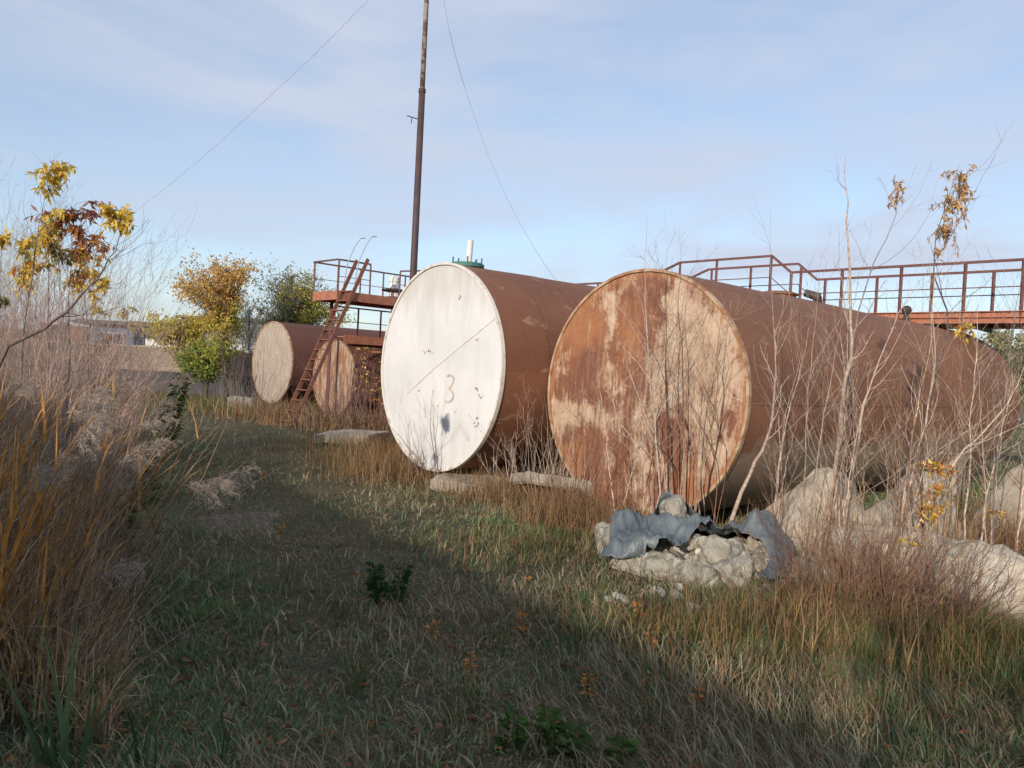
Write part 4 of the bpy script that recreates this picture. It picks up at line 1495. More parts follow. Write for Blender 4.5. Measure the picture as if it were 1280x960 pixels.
def sapling_px(label, pix, d, r0, col=PALE, m1=8, m2=3, leaf=None, group=None, name='sapling', t0=0.3, len1=0.28, twigcol=None, ground=True, ang=0.6):
    """a sapling whose trunk runs through the given picture points at distance d"""
    dd = d if isinstance(d, (list, tuple)) else [d] * len(pix)
    P = np.array([at(px, py, q_) for (px, py), q_ in zip(pix, dd)])
    base = P[0].copy()
    if ground:
        P[0, 2] = gz(P[0, 0], P[0, 1]) - 0.03
    P = resample(P, 18)
    P[1:-1] += rng.normal(0, 0.006, P[1:-1].shape)
    o = P[0].copy()
    root = empty(name, tuple(o))
    tag(root, label, 'sapling', group)
    G = Geo()
    twiggy(G, (P - o)[None], [r0 * 0.74], col, m1 + 2, m2 + 1, t0, len1, twigcol=twigcol, ang=ang, sides=7, rmin=0.0014)
    G.build('trunk', M_bark, root, smooth=True)
    for lf in (leaf or []):
        leaf_cluster(root, o, lf)
    return root


def leaf_cluster(root, o, lf):
    (px, py, d, rx, rz, n, L, cols, droop) = lf
    c = at(px, py, d) - o
    k = max(6, n // 6)
    n = int(n * 2.6)
    L = L * 0.98
    tips = c + rng.normal(0, 1, (k, 3)) * np.array([rx, rx, rz]) * 0.62 - [0, 0, 0.2 * rz]
    hub = c + rng.normal(0, 1, (k, 3)) * np.array([rx, rx, rz]) * 0.28 + [0, 0, 0.25 * rz]
    mid = (hub + tips) / 2 + [0, 0, 0.35 * rz]
    u = np.linspace(0, 1, 6)[None, :, None]
    st = (1 - u) ** 2 * hub[:, None] + 2 * u * (1 - u) * mid[:, None] + u ** 2 * tips[:, None]
    bi = rng.integers(0, k, n); w = 0.2 + 0.8 * rng.random(n)
    i0 = np.minimum((w * 5).astype(int), 4); f = (w * 5 - i0)[:, None]
    tan = nrm(st[bi, i0 + 1] - st[bi, i0])
    C = st[bi, i0] * (1 - f) + st[bi, i0 + 1] * f + rng.normal(0, L * 0.12, (n, 3))
    D = tan * 0.5 + rng.normal(0, 0.55, (n, 3)) - [0, 0, 0.55 * droop]
    ci = np.array(cols)[rng.integers(0, len(cols), n)] * (0.7 + 0.6 * rng.random((n, 1)))
    G = Geo()
    G.leaves(C, L * (0.55 + 0.7 * rng.random(n)), L * 0.34 * (0.7 + 0.6 * rng.random(n)), ci, D=D)
    G.tubes(st, np.full((k, 6), 0.0020), 3, (0.2, 0.14, 0.08))
    G.tubes(np.stack([np.tile(c - [0, 0, rz * 0.6], (k, 1)), hub], 1), np.full((k, 2), 0.0022), 3, (0.2, 0.14, 0.08))
    G.build('leaf_cluster', M_leaf, root)


YEL = [(0.80, 0.60, 0.10), (0.86, 0.70, 0.18), (0.70, 0.47, 0.10)]
ORG = [(0.60, 0.28, 0.06), (0.52, 0.20, 0.07), (0.64, 0.37, 0.10)]
PINK = [(0.36, 0.15, 0.11), (0.42, 0.22, 0.15), (0.30, 0.12, 0.09)]
DRYL = [(0.66, 0.44, 0.20), (0.54, 0.31, 0.13), (0.74, 0.54, 0.30)]

# --- saplings before the near tank's round end
S_ = sapling_px
S_('thickest pale sapling bending out beside the rim of the near tank end', [(902, 644), (930, 605), (958, 552), (968, 490), (969, 440), (966, 395)], 7.0, 0.030, PALE, 9, 3)
S_('straight white stemmed sapling rising across the cream tank end above its top', [(830, 640), (824, 590), (815, 500), (808, 400), (806, 330), (809, 270)], 7.6, 0.017, (0.48, 0.40, 0.34), 9, 2)
S_('dark straight sapling before the middle of the cream tank end', [(838, 640), (836, 560), (832, 470), (834, 400), (828, 330)], 7.7, 0.016, DARKB, 9, 3)
S_('dark slim sapling just past the middle of the cream tank end', [(850, 640), (853, 560), (854, 470), (848, 380), (852, 345)], 7.9, 0.014, (0.12, 0.08, 0.06), 9, 3)
S_('forked pale sapling curving up before the bright cream patch', [(866, 640), (880, 575), (895, 510), (897, 440), (902, 385)], 7.5, 0.020, TAN, 10, 3)
S_('pale sapling leaning away to the near tank rim with a bent tip', [(880, 640), (872, 560), (888, 470), (906, 410), (941, 390)], 7.8, 0.011, (0.33, 0.25, 0.19), 8, 2)
S_('slender pale sapling standing before the rust patch of the tank end', [(775, 640), (762, 590), (755, 520), (742, 455)], 7.9, 0.012, PALE, 8, 3)
S_('pale stem crossing the tank end diagonally towards its upper edge', [(770, 650), (798, 560), (822, 470), (840, 400), (850, 352)], 8.0, 0.010, PALE, 7, 3)
S_('thin reddish sapling leaning towards the white tank before the rusty plate', [(790, 645), (760, 600), (735, 560), (712, 540)], 7.8, 0.010, REDBR, 7, 3)
for k in range(16):
    px = rng.uniform(745, 905)
    S_('thin bare sapling in the thicket growing against the cream tank end', [(px, 642), (px + rng.uniform(-18, 18), 580), (px + rng.uniform(-45, 45), rng.uniform(480, 530)), (px + rng.uniform(-60, 60), rng.uniform(380, 460))], rng.uniform(7.5, 8.05), rng.uniform(0.006, 0.010),
       [PALE, TAN, REDBR][k % 3], 7, 3, group='thin saplings against the cream tank end')

# --- tall saplings along the near tank's flank
S_('tallest bare sapling with a forked trunk beside the wedge concrete block', [(1042, 700), (1044, 600), (1052, 510), (1063, 440), (1064, 390), (1059, 300), (1058, 240), (1057, 196)], 6.9, 0.036, PALE, 5, 2, len1=0.16)
S_('second pale trunk rising from the tallest sapling base and leaning outwards', [(1047, 700), (1062, 620), (1075, 530), (1092, 470), (1120, 400), (1150, 350)], 6.9, 0.022, PALE, 9, 3)
S_('bare sapling ending in a small tuft of brown leaves', [(1055, 640), (1058, 500), (1072, 395), (1095, 325), (1118, 275), (1126, 228)], 7.1, 0.016, (0.24, 0.20, 0.18), 4, 2, [(1122, 246, 7.1, 0.07, 0.14, 40, 0.05, DRYL, 0.5), (1117, 229, 7.1, 0.03, 0.03, 5, 0.05, DRYL, 0.5)])
S_('dark sapling crowned by long hanging tan and orange leaves', [(1162, 660), (1150, 560), (1172, 460), (1186, 405), (1170, 350), (1168, 310), (1180, 262), (1199, 205)], 6.7, 0.018, (0.11, 0.09, 0.085), 4, 2,
   [(1200, 232, 6.7, 0.10, 0.20, 90, 0.055, DRYL, 1.0), (1192, 258, 6.7, 0.12, 0.12, 70, 0.055, DRYL, 1.0), (1182, 292, 6.7, 0.10, 0.16, 70, 0.055, DRYL + ORG, 1.0), (1172, 315, 6.7, 0.05, 0.06, 16, 0.05, DRYL, 0.8), (1203, 412, 6.7, 0.10, 0.09, 50, 0.06, ORG + YEL, 0.6)])
S_('thin straight whip standing before the far corner of the catwalk railing', [(985, 660), (976, 560), (970, 450), (964, 360), (963, 258)], 7.3, 0.011, (0.36, 0.31, 0.28), 3, 1)
S_('short leafless whip with twiggy tip rising over the near tank ridge', [(1008, 660), (1006, 560), (1014, 450), (1021, 380), (1025, 310)], 7.2, 0.011, (0.33, 0.27, 0.22), 8, 2)
S_('bare twin of the tallest sapling, shorter and close beside it', [(1052, 690), (1056, 560), (1060, 420), (1050, 340), (1047, 285)], 7.15, 0.014, (0.30, 0.25, 0.22), 5, 2)
S_('pale sapling with wide antler like fork before the brown tank flank', [(968, 690), (972, 600), (985, 520), (1000, 470), (1012, 405)], 7.0, 0.016, PALE, 12, 3, len1=0.4)
S_('pale sapling beside the boulder forking low into three shoots', [(1120, 730), (1128, 640), (1150, 560), (1168, 470), (1165, 400), (1168, 340)], 6.2, 0.020, PALE, 12, 3, len1=0.35)
S_('long pale stem leaning strongly outwards over the pale boulder', [(1110, 720), (1150, 650), (1200, 570), (1255, 510), (1300, 420)], 6.1, 0.020, PALE, 12, 3, len1=0.3)
S_('straight pale sapling before the far end of the near tank', [(1205, 700), (1210, 600), (1215, 500), (1222, 420), (1221, 360)], 6.6, 0.014, PALE, 9, 3)
S_('grey whip passing the far end of the near tank up to the catwalk', [(1240, 700), (1248, 560), (1262, 450), (1270, 380), (1284, 310)], 6.8, 0.012, (0.20, 0.17, 0.16), 7, 2)
for k in range(40):
    px = rng.uniform(960, 1285)
    lean = rng.uniform(-25, 55)
    h = rng.uniform(150, 330)
    S_('bare pale sapling stem in the thicket beside the brown tank flank', [(px, 715), (px + lean * 0.25, 715 - h * 0.35), (px + lean * 0.6, 715 - h * 0.7), (px + lean, 715 - h)], rng.uniform(5.7, 7.4), rng.uniform(0.007, 0.015),
       [PALE, TAN, PALE, REDBR][k % 4], 11, 3, len1=0.36, group='bare saplings along the flank of the near tank')
# little yellow leaves caught in the thicket
S_('low shrub holding yellow maple leaves between the saplings and the pale boulder', [(1140, 735), (1150, 680), (1160, 620), (1172, 565)], 6.0, 0.008, REDBR, 8, 2,
   [(1165, 640, 6.0, 0.16, 0.18, 45, 0.07, YEL + ORG, 0.4), (1172, 585, 6.0, 0.10, 0.10, 26, 0.07, YEL + ORG, 0.4), (1150, 680, 5.9, 0.10, 0.08, 14, 0.06, YEL, 0.4), (1240, 640, 6.2, 0.07, 0.03, 6, 0.06, YEL + ORG, 0.4)])


def fan_shrub(label, base, n, h, spread, r0, col, m1=4, m2=2, group=None, footprint=0.25, leaf=None, name='shrub', up=0.05, cat='shrub', wob=0.1):
    root = empty(name, tuple(base))
    tag(root, label, cat, group)
    G = Geo()
    a = rng.random(n) * 2 * np.pi
    rr = np.sqrt(rng.random(n)) * footprint
    B = np.stack([rr * np.cos(a), rr * np.sin(a), np.full(n, -0.04)], -1)
    tilt = np.abs(rng.normal(0, spread, n)) * 1.0
    D = np.stack([np.sin(tilt) * np.cos(a), np.sin(tilt) * np.sin(a), np.cos(tilt)], -1)
    L = h * (0.55 + 0.55 * rng.random(n))
    P = grow(B, D, L, 9, wob, up)
    ends = twiggy(G, P, r0 * (0.6 + 0.6 * rng.random(n)), col, m1, m2, 0.3, 0.3, 0.45, 0.5, 5, up=0.1)
    G.build('stems', M_bark, root, smooth=True)
    for nl, L_, cols, droop in (leaf or []):
        C = ends[rng.integers(0, len(ends), nl)] + rng.normal(0, L_ * 0.5, (nl, 3))
        ci = np.array(cols)[rng.integers(0, len(cols), nl)] * (0.65 + 0.7 * rng.random((nl, 1)))
        Geo().leaves(C, L_ * (0.6 + 0.7 * rng.random(nl)), L_ * 0.42, ci, droop).build('foliage', M_leaf, root)
    return root


fan_shrub('dense clump of dead reddish brown stems before the tall saplings', gpt(1065, 772), 190, 0.95, 0.42, 0.0055, (0.27, 0.16, 0.10), 4, 2, footprint=0.42, cat='dead brush', name='dead_brush', up=0.02)
fan_shrub('dead purplish brown brush leaning over the pale boulder', gpt(1150, 785), 120, 0.85, 0.6, 0.005, (0.20, 0.12, 0.095), 4, 2, footprint=0.35, cat='dead brush', name='dead_brush', up=0.0)
fan_shrub('fan of thin bare stems standing before the white tank end', gpt(548, 603), 44, 1.45, 0.33, 0.0075, (0.24, 0.185, 0.155), 3, 1, footprint=0.5, up=0.03)
fan_shrub('low pale shrub in the gap between the white and the cream ended tanks', gpt(660, 625), 34, 1.15, 0.50, 0.008, PALE, 5, 2, footprint=0.4)
fan_shrub('taller pale shrub close by the left hand rim of the cream tank end'.replace('left hand rim', 'outer rim'), gpt(705, 640), 26, 1.5, 0.36, 0.008, (0.34, 0.25, 0.19), 5, 2, footprint=0.35)
fan_shrub('small brown shrub rooted on the grass before the rubble heap and cream tank', gpt(735, 660), 40, 0.7, 0.5, 0.005, REDBR, 4, 2, footprint=0.35)
for k, (px, py, h, c, lab) in enumerate(((312, 516, 2.0, GREYB, 'grey bare shrub before the farthest pale tank end'),
                                      (362, 526, 1.1, (0.24, 0.15, 0.11), 'brown bare shrub at the foot of the steel ladder'),
                                      (400, 532, 0.8, (0.30, 0.22, 0.17), 'pale bare shrub before the stained small tank end'),
                                      (452, 532, 2.1, (0.25, 0.15, 0.125), 'tall reddish shrub between the small tank and the white tank'),
                                      (466, 536, 2.1, (0.22, 0.13, 0.11), 'dense reddish shrub against the hidden tank behind the white one'))):
    fan_shrub(lab, gpt(px, py), 42, h, 0.38, 0.011, c, 6, 2, footprint=0.8)
fan_shrub('dark bare branching shrub between the yellow tree and the farthest tank', gpt(303, 503), 16, 3.3, 0.42, 0.028, DARKB, 8, 3, footprint=0.5)
fan_shrub('orange leaved bramble caught on the low steel landing', at(478, 436, 18.2) - [0, 0, 2.0], 14, 2.2, 0.2, 0.010, REDBR, 5, 1, footprint=0.3, leaf=[(160, 0.10, YEL + ORG, 0.4)])

# --- thicket of bare shrubs at the edge of the reeds
def bound_x(y):
    return np.interp(y, [0, 3.0, 4.8, 8, 16, 30], [-1.55, -1.75, -2.5, -5.0, -10.2, -19])


sh = 0
for (px, d, h, n, c) in ((30, 9.5, 3.4, 26, GREYB), (75, 10.5, 3.3, 26, GREYB), (95, 8.6, 2.7, 20, GREYB), (0, 10.5, 3.6, 24, GREYB), (120, 11.0, 1.6, 20, (0.26, 0.20, 0.18)), (-20, 8.2, 2.9, 22, GREYB), (10, 7.2, 2.5, 18, (0.27, 0.21, 0.18)), (60, 8.0, 2.5, 20, (0.27, 0.2, 0.17)),
                         (105, 9.0, 1.8, 18, (0.25, 0.18, 0.15)), (135, 12.5, 1.4, 20, (0.28, 0.19, 0.16)), (-60, 9.5, 3.2, 20, GREYB), (150, 14.5, 1.2, 18, (0.27, 0.17, 0.14)), (40, 12, 3.0, 22, GREYB)):
    p = at(px, 440, d); p[2] = gz(p[0], p[1])
    fan_shrub('bare grey shrub of upright whips in the thicket behind the reeds', p, int(n * (2.6 if px < 90 else 1.3)), h, 0.24, 0.0075, tuple(np.array(c) * np.array([1.75, 1.6, 1.55])), 7, 3, 'bare shrubs behind the reeds', 0.7, up=0.06)
S_('dark leaning branch with a yellow leaf tuft at its upturned tip', [(-70, 520), (-5, 457), (50, 415), (85, 387), (108, 362), (130, 335), (145, 308), (151, 285)], [5.6, 5.6, 5.6, 5.6, 5.6, 5.6, 5.6, 5.6], 0.022, (0.16, 0.125, 0.115), 7, 2,
   [(147, 270, 5.6, 0.13, 0.10, 70, 0.075, YEL, 0.9), (128, 350, 5.7, 0.06, 0.07, 18, 0.07, YEL, 0.9), (158, 285, 5.6, 0.05, 0.06, 20, 0.07, YEL, 0.9)], len1=0.22, ang=1.0)
S_('slim sapling topped by the highest drooping yellow leaf tuft', [(20, 560), (28, 440), (40, 340), (52, 270), (60, 235)], 7.0, 0.016, GREYB, 5, 2, [(70, 218, 7.0, 0.17, 0.14, 90, 0.08, YEL, 1.0), (62, 232, 7.0, 0.1, 0.1, 30, 0.08, YEL, 1.0)])
S_('sapling carrying orange and dull pink leaves in the thicket', [(85, 560), (86, 440), (88, 340), (90, 262)], 7.6, 0.014, GREYB, 6, 2, [(95, 268, 7.6, 0.22, 0.12, 60, 0.085, PINK, 0.7), (82, 285, 7.6, 0.18, 0.14, 70, 0.085, ORG, 1.0), (104, 300, 7.6, 0.16, 0.22, 70, 0.085, ORG + PINK, 1.0), (92, 318, 7.6, 0.18, 0.08, 60, 0.085, YEL + ORG, 1.0), (100, 342, 7.6, 0.14, 0.08, 30, 0.085, YEL + ORG, 1.0)])
S_('sapling with a hanging column of bright yellow leaves', [(58, 560), (60, 440), (61, 340), (63, 265)], 7.4, 0.014, GREYB, 6, 2, [(63, 290, 7.4, 0.09, 0.30, 90, 0.085, YEL, 1.3), (70, 320, 7.4, 0.12, 0.14, 40, 0.08, [(0.30, 0.27, 0.08)], 1.0), (45, 335, 7.4, 0.16, 0.12, 60, 0.08, YEL + ORG, 1.2)])
S_('sapling with sparse yellow leaves at the very edge of the thicket', [(-15, 560), (-8, 440), (-2, 380), (2, 300)], 6.6, 0.013, GREYB, 6, 2, [(2, 302, 6.6, 0.07, 0.10, 34, 0.075, YEL, 1.0), (28, 308, 6.9, 0.10, 0.14, 40, 0.075, YEL + [(0.3, 0.28, 0.1)], 1.0), (2, 372, 6.6, 0.05, 0.08, 16, 0.07, [(0.3, 0.28, 0.1)], 1.0)])
S_('upright sapling with loose yellow leaves spread all along its upper stem', [(112, 560), (110, 440), (104, 350), (98, 300)], 8.4, 0.013, GREYB, 6, 2, [(45, 300, 7.2, 0.12, 0.12, 30, 0.075, YEL, 1.0), (104, 330, 8.4, 0.20, 0.16, 40, 0.085, YEL + ORG, 1.0), (118, 365, 8.4, 0.16, 0.14, 30, 0.085, YEL, 1.0), (86, 350, 8.4, 0.16, 0.14, 30, 0.085, YEL + ORG, 1.0), (30, 345, 7.2, 0.14, 0.12, 26, 0.075, YEL, 1.0)])
S_('low reddish shrub with yellow leaves before the boundary wall', [(128, 540), (126, 500), (128, 460), (122, 400)], 11.0, 0.013, REDBR, 12, 3, [(128, 482, 11, 0.28, 0.16, 90, 0.10, YEL + ORG, 0.6), (122, 430, 11, 0.22, 0.3, 60, 0.09, ORG + PINK, 0.6), (126, 388, 11, 0.18, 0.1, 30, 0.09, YEL, 0.8)], len1=0.5)
S_('thin sapling with a few olive leaves before the blue hut', [(165, 520), (162, 450), (160, 400), (158, 385)], 14.0, 0.012, GREYB, 5, 2, [(158, 390, 14, 0.12, 0.12, 18, 0.12, YEL + [(0.2, 0.2, 0.06)], 0.8), (165, 405, 14, 0.1, 0.1, 12, 0.12, YEL, 0.8)])

# --- reeds
def reed(px, d, h, lean, az, plume=1.0, leafn=6, orange=False, label=None, group='plumed reeds along the track'):
    p = at(px, 440, d); p[2] = gz(p[0], p[1])
    root = empty('reed', tuple(p))
    tag(root, label or 'dry plumed reed leaning out of the dense reed bank beside the track', 'reed', group)
    K = 10
    k = np.linspace(0, 1, K)
    th = lean * (0.35 + 0.65 * k ** 1.4)
    seg = h / (K - 1)
    r = np.concatenate([[0], np.cumsum(np.sin(th) * seg)[:-1]]); z = np.concatenate([[0], np.cumsum(np.cos(th) * seg)[:-1]])
    P = np.stack([r * math.cos(az), r * math.sin(az), z], -1)
    c = (0.24, 0.15, 0.085) if not orange else (0.36, 0.19, 0.07)
    Geo().tubes(P[None], taper([0.0045], K, 0.4), 5, c).build('stem', M_dry, root, smooth=True)
    i = rng.integers(2, K - 1, leafn)
    lc = shade((0.46, 0.22, 0.06) if orange else (0.34, 0.215, 0.10), leafn, 0.4)
    Geo().blades(P[i], 0.22 + 0.30 * rng.random(leafn), 0.009 + 0.011 * rng.random(leafn), rng.normal(1.25, 0.35, leafn), az + rng.normal(0, 1.0, leafn), lc, K=5).build('leaf_blades', M_dry, root)
    if plume > 0:
        nb = int(20 * plume)
        t = rng.random(nb)
        dirv = nrm(P[-1] - P[-2])
        side = nrm(np.array([math.cos(az), math.sin(az), -0.6]))
        Lp = 0.17 * plume
        Bp = P[-1] + dirv * (t[:, None] * Lp) + side * 0.05 * (t[:, None] ** 2) * plume
        Dp = dirv * 1.0 + side * 0.55 + rng.normal(0, 0.42, (nb, 3))
        Q = grow(Bp, Dp, (0.06 + 0.07 * rng.random(nb)) * plume * (1.1 - 0.5 * t), 7, 0.16, -0.16)
        Gp = Geo().tubes(Q, taper(np.full(nb, 0.0012), 7, 0.4), 3, shade((0.36, 0.29, 0.23), nb, 0.3))
        m = int(620 * plume)
        bi = rng.integers(0, nb, m); ki = rng.integers(1, 7, m)
        Hd = nrm(Q[bi, ki] - Q[bi, ki - 1]) + rng.normal(0, 0.55, (m, 3)) - [0, 0, 0.25]
        Gp.leaves(Q[bi, ki] + rng.normal(0, 0.004, (m, 3)), (0.010 + 0.022 * rng.random(m)) * plume, np.full(m, 0.0021), shade((0.46, 0.385, 0.325), m, 0.35), D=Hd)
        Gp.build('plume', M_plume, root)
    return root


E_ = 0.15                        # heading: out over the track (east)
for (px, d, h, ln, pl, lab) in ((95, 4.4, 0.95, 1.4, 1.9, 'bent reed whose big pale plume hangs low over the track edge'),
                                (-10, 3.3, 0.75, 1.1, 1.1, 'short near reed with a grey plume low by the green blades'),
                                (150, 9.0, 1.35, 0.7, 1.3, 'reed with a pale plume standing apart before the tall green weed')):
    reed(px, d, h, ln, E_, pl, 7, False, lab)
for k in range(84):
    d = rng.uniform(2.9, 7.6)
    x = bound_x(d) - rng.uniform(0.05, 1.6)
    px = 640 + x / d * FPX
    if px < -130:
        px = rng.uniform(-100, 60)
    reed(px, d, rng.uniform(0.85, 1.5) * (1 if d < 5.5 else 0.9), rng.uniform(0.45, 1.3), E_ + rng.normal(0, 0.95), rng.uniform(0.8, 1.3) if k % 5 < 2 else 0, int(rng.integers(5, 10)), orange=(px < 40 and d < 5))


def reed_mass():
    G = Geo()
    n = 26000
    y = 3.1 + 11.7 * rng.random(n) ** 1.3
    x = bound_x(y) + 0.25 - np.abs(rng.normal(0, 1.0, n)) - 0.5 * rng.random(n) * (y > 4)
    depth = np.clip((bound_x(y) + 0.2 - x) / 0.8, 0, 1)
    h = (0.15 + 0.6 * rng.random(n)) * (0.40 + 0.75 * depth) * (1 - 0.35 * smooth01((y - 6) / 4))
    az = np.where(rng.random(n) < 0.35, rng.normal(0.2, 0.9, n), rng.random(n) * 6.28)
    z0 = gz(x, y) + 0.75 * rng.random(n) ** 1.3 * depth * (1 - 0.4 * smooth01((y - 6) / 4))
    cols = np.array([(0.42, 0.29, 0.175), (0.52, 0.42, 0.28), (0.29, 0.185, 0.115), (0.56, 0.34, 0.13), (0.18, 0.20, 0.09)])
    c = cols[rng.choice(5, n, p=[0.32, 0.24, 0.2, 0.1, 0.14])] * (0.6 + 0.7 * rng.random((n, 1)))
    G.blades(np.stack([x, y, z0], -1), h, 0.006 + 0.008 * rng.random(n), np.abs(rng.normal(1.15, 0.7, n)), az, c, K=5)
    # stiff thin dead stalks between
    m = 2600
    y = 3.3 + 10 * rng.random(m) ** 1.2
    x = bound_x(y) + 0.1 - np.abs(rng.normal(0, 0.9, m))
    B = np.stack([x, y, gz(x, y)], -1)
    a = rng.normal(0.2, 0.9, m); ti = np.abs(rng.normal(0.4, 0.3, m))
    P = grow(B, np.stack([np.sin(ti) * np.cos(a), np.sin(ti) * np.sin(a), np.cos(ti)], -1), 0.5 + 1.0 * rng.random(m), 6, 0.07, -0.02)
    G.tubes(P, taper(np.full(m, 0.003), 6), 4, shade((0.30, 0.215, 0.15), m, 0.6))
    tag(G.build('reed_undergrowth', M_dry), kind='stuff')


reed_mass()

# --- tall dry grass along the tanks and among the rubble
def dry_grass():
    G = Geo()

    def patch(px, py, sx, sy, n, h, cols, w=0.006, lean=0.85, sp=0.45):
        c = on_ground(px, py)
        x = c[0] + rng.normal(0, sx, n); y = c[1] + rng.normal(0, sy, n)
        col = np.array(cols)[rng.integers(0, len(cols), n)] * (0.6 + 0.7 * rng.random((n, 1)))
        G.blades(np.stack([x, y, gz(x, y) - 0.01], -1), h * (0.4 + 0.8 * rng.random(n)), w * (0.6 + 0.6 * rng.random(n)), np.abs(rng.normal(lean, sp, n)), rng.random(n) * 6.28, col, K=4)
    B = [(0.30, 0.19, 0.095), (0.24, 0.135, 0.07), (0.34, 0.235, 0.13)]
    Gn = [(0.09, 0.12, 0.04), (0.14, 0.15, 0.05)]
    patch(492, 585, 0.5, 0.7, 2600, 0.55, B, 0.007)
    patch(540, 600, 0.55, 0.4, 2200, 0.40, B, 0.007)
    patch(470, 560, 0.8, 1.2, 1800, 0.40, B + Gn, 0.008)
    patch(650, 628, 0.5, 0.35, 1500, 0.40, B, 0.006)
    patch(725, 655, 0.35, 0.35, 1800, 0.42, B, 0.006)
    patch(700, 690, 0.6, 0.35, 1300, 0.20, B + Gn, 0.006)
    patch(830, 775, 0.55, 0.25, 1300, 0.16, B + Gn, 0.005)
    patch(940, 800, 0.4, 0.25, 1200, 0.22, B + Gn + [(0.36, 0.23, 0.06)], 0.005)
    patch(1060, 790, 0.5, 0.3, 2000, 0.34, B, 0.005)
    patch(1160, 800, 0.5, 0.35, 2200, 0.30, Gn + B[:1] + [(0.2, 0.17, 0.05)], 0.005)
    patch(1240, 830, 0.4, 0.4, 1800, 0.30, Gn + B[:1], 0.005)
    patch(1050, 870, 0.6, 0.3, 1300, 0.20, Gn + B, 0.005)
    patch(1270, 690, 0.5, 0.5, 2200, 0.60, B, 0.006)
    patch(1150, 700, 0.9, 0.6, 1500, 0.50, B, 0.006)
    patch(350, 516, 1.5, 1.2, 1800, 0.55, B + Gn, 0.016)
    patch(430, 528, 1.2, 1.0, 2000, 0.60, B, 0.014)
    patch(290, 508, 2.0, 1.6, 1500, 0.30, Gn, 0.02)
    patch(215, 502, 2.6, 2.0, 1600, 0.35, Gn, 0.02)
    tag(G.build('dry_grass', M_grass), kind='stuff')


dry_grass()

# --- single plants on and by the track
def weed(label, p, h, n, L, cols, group=None, name='weed', stem=0.006, lean=0.1):
    root = empty(name, tuple(p))
    tag(root, label, 'weed', group)
    K = 8
    P = grow(np.zeros((1, 3)), np.array([[rng.normal(0, lean), rng.normal(0, lean), 1.0]]), [h], K, 0.06, 0.05)
    Geo().tubes(P, taper([stem], K, 0.5), 5, (0.10, 0.10, 0.04)).build('stem', M_bark, root)
    t = rng.random(n) * 0.9 + 0.1
    C = np.stack([np.interp(t * (K - 1), np.arange(K), P[0, :, k]) for k in range(3)], -1)
    a = rng.random(n) * 6.28
    D = np.stack([np.cos(a), np.sin(a), 0.25 - 0.5 * rng.random(n)], -1)
    col = np.array(cols)[rng.integers(0, len(cols), n)] * (0.7 + 0.6 * rng.random((n, 1)))
    Geo().leaves(C + D * L * 0.15, L * (0.6 + 0.6 * rng.random(n)) * (1.1 - 0.5 * t), L * 0.42, col, D=D).build('foliage', M_leaf, root)
    return root


GRN = [(0.055, 0.105, 0.030), (0.085, 0.14, 0.040), (0.045, 0.085, 0.028)]
weed('tall green leafy weed standing at the edge of the track near the far wall', gpt(207, 575), 1.30, 170, 0.20, GRN + [(0.13, 0.17, 0.08)], stem=0.010)
weed('second green leafy weed lower down among the reed tips', gpt(178, 640), 0.75, 80, 0.14, GRN)
weed('dark green weed growing among the brown reeds', gpt(150, 690), 0.55, 90, 0.12, GRN)
for px, py in ((478, 752), (470, 745), (492, 748)):
    weed('dark green nettle like weed in the middle of the track', gpt(px, py), 0.24, 60, 0.09, [(0.04, 0.09, 0.025), (0.05, 0.11, 0.03)], 'green weed clump on the track')
for px, py in ((540, 795), (800, 770), (815, 810), (735, 860), (350, 660), (590, 840), (650, 780), (330, 600), (870, 880), (285, 600)):
    weed('small orange brown withered weed on the matted grass', gpt(px, py), 0.13, 26, 0.05, ORG + [(0.3, 0.16, 0.08)], 'withered orange weeds on the track', stem=0.003)
for px, py in ((700, 930), (690, 925), (720, 940), (780, 950), (640, 935)):
    weed('low broad leaved green weed at the near edge of the grass', gpt(px, py), 0.16, 40, 0.09, [(0.07, 0.13, 0.03), (0.10, 0.16, 0.04)], 'low green weeds on the near grass', stem=0.003)


def blade_tuft(label, p, n, h, w, cols, lean=0.7, group=None, name='grass_tuft', cat='grass tuft'):
    G = Geo()
    B = np.stack([rng.normal(0, 0.04, n), rng.normal(0, 0.04, n), np.full(n, -0.02)], -1)
    col = np.array(cols)[rng.integers(0, len(cols), n)] * (0.75 + 0.5 * rng.random((n, 1)))
    G.blades(B, h * (0.5 + 0.6 * rng.random(n)), w * (0.7 + 0.5 * rng.random(n)), np.abs(rng.normal(lean, 0.3, n)), rng.random(n) * 6.28, col, K=6)
    o = G.build(name, M_grass)
    o.location = p
    return tag(o, label, cat, group)


RG = [(0.06, 0.115, 0.05), (0.085, 0.14, 0.06)]
blade_tuft('broad green reed shoot with long blades at the foot of the reed bank', gpt(75, 985), 18, 0.62, 0.030, RG)
blade_tuft('green reed shoot with spreading blades beside the near track edge', gpt(280, 965), 13, 0.36, 0.016, RG, 0.9)
blade_tuft('small blue green reed shoot on the grass past the big plume', gpt(235, 830), 10, 0.26, 0.014, RG)
blade_tuft('green blade tuft half hidden below the bent near reeds', gpt(170, 965), 14, 0.42, 0.020, RG, 1.0)
for px, py in ((585, 880), (560, 900), (720, 800), (940, 860), (300, 830), (430, 770), (660, 690), (360, 720), (520, 680), (760, 740), (1010, 930), (880, 800), (620, 800), (450, 850), (800, 900)):
    blade_tuft('yellow green grass tuft standing up from the matted grass', gpt(px, py), 26, 0.26, 0.007, [(0.11, 0.13, 0.04), (0.17, 0.16, 0.06), (0.07, 0.10, 0.035)], 0.55, 'upright grass tufts on the track')


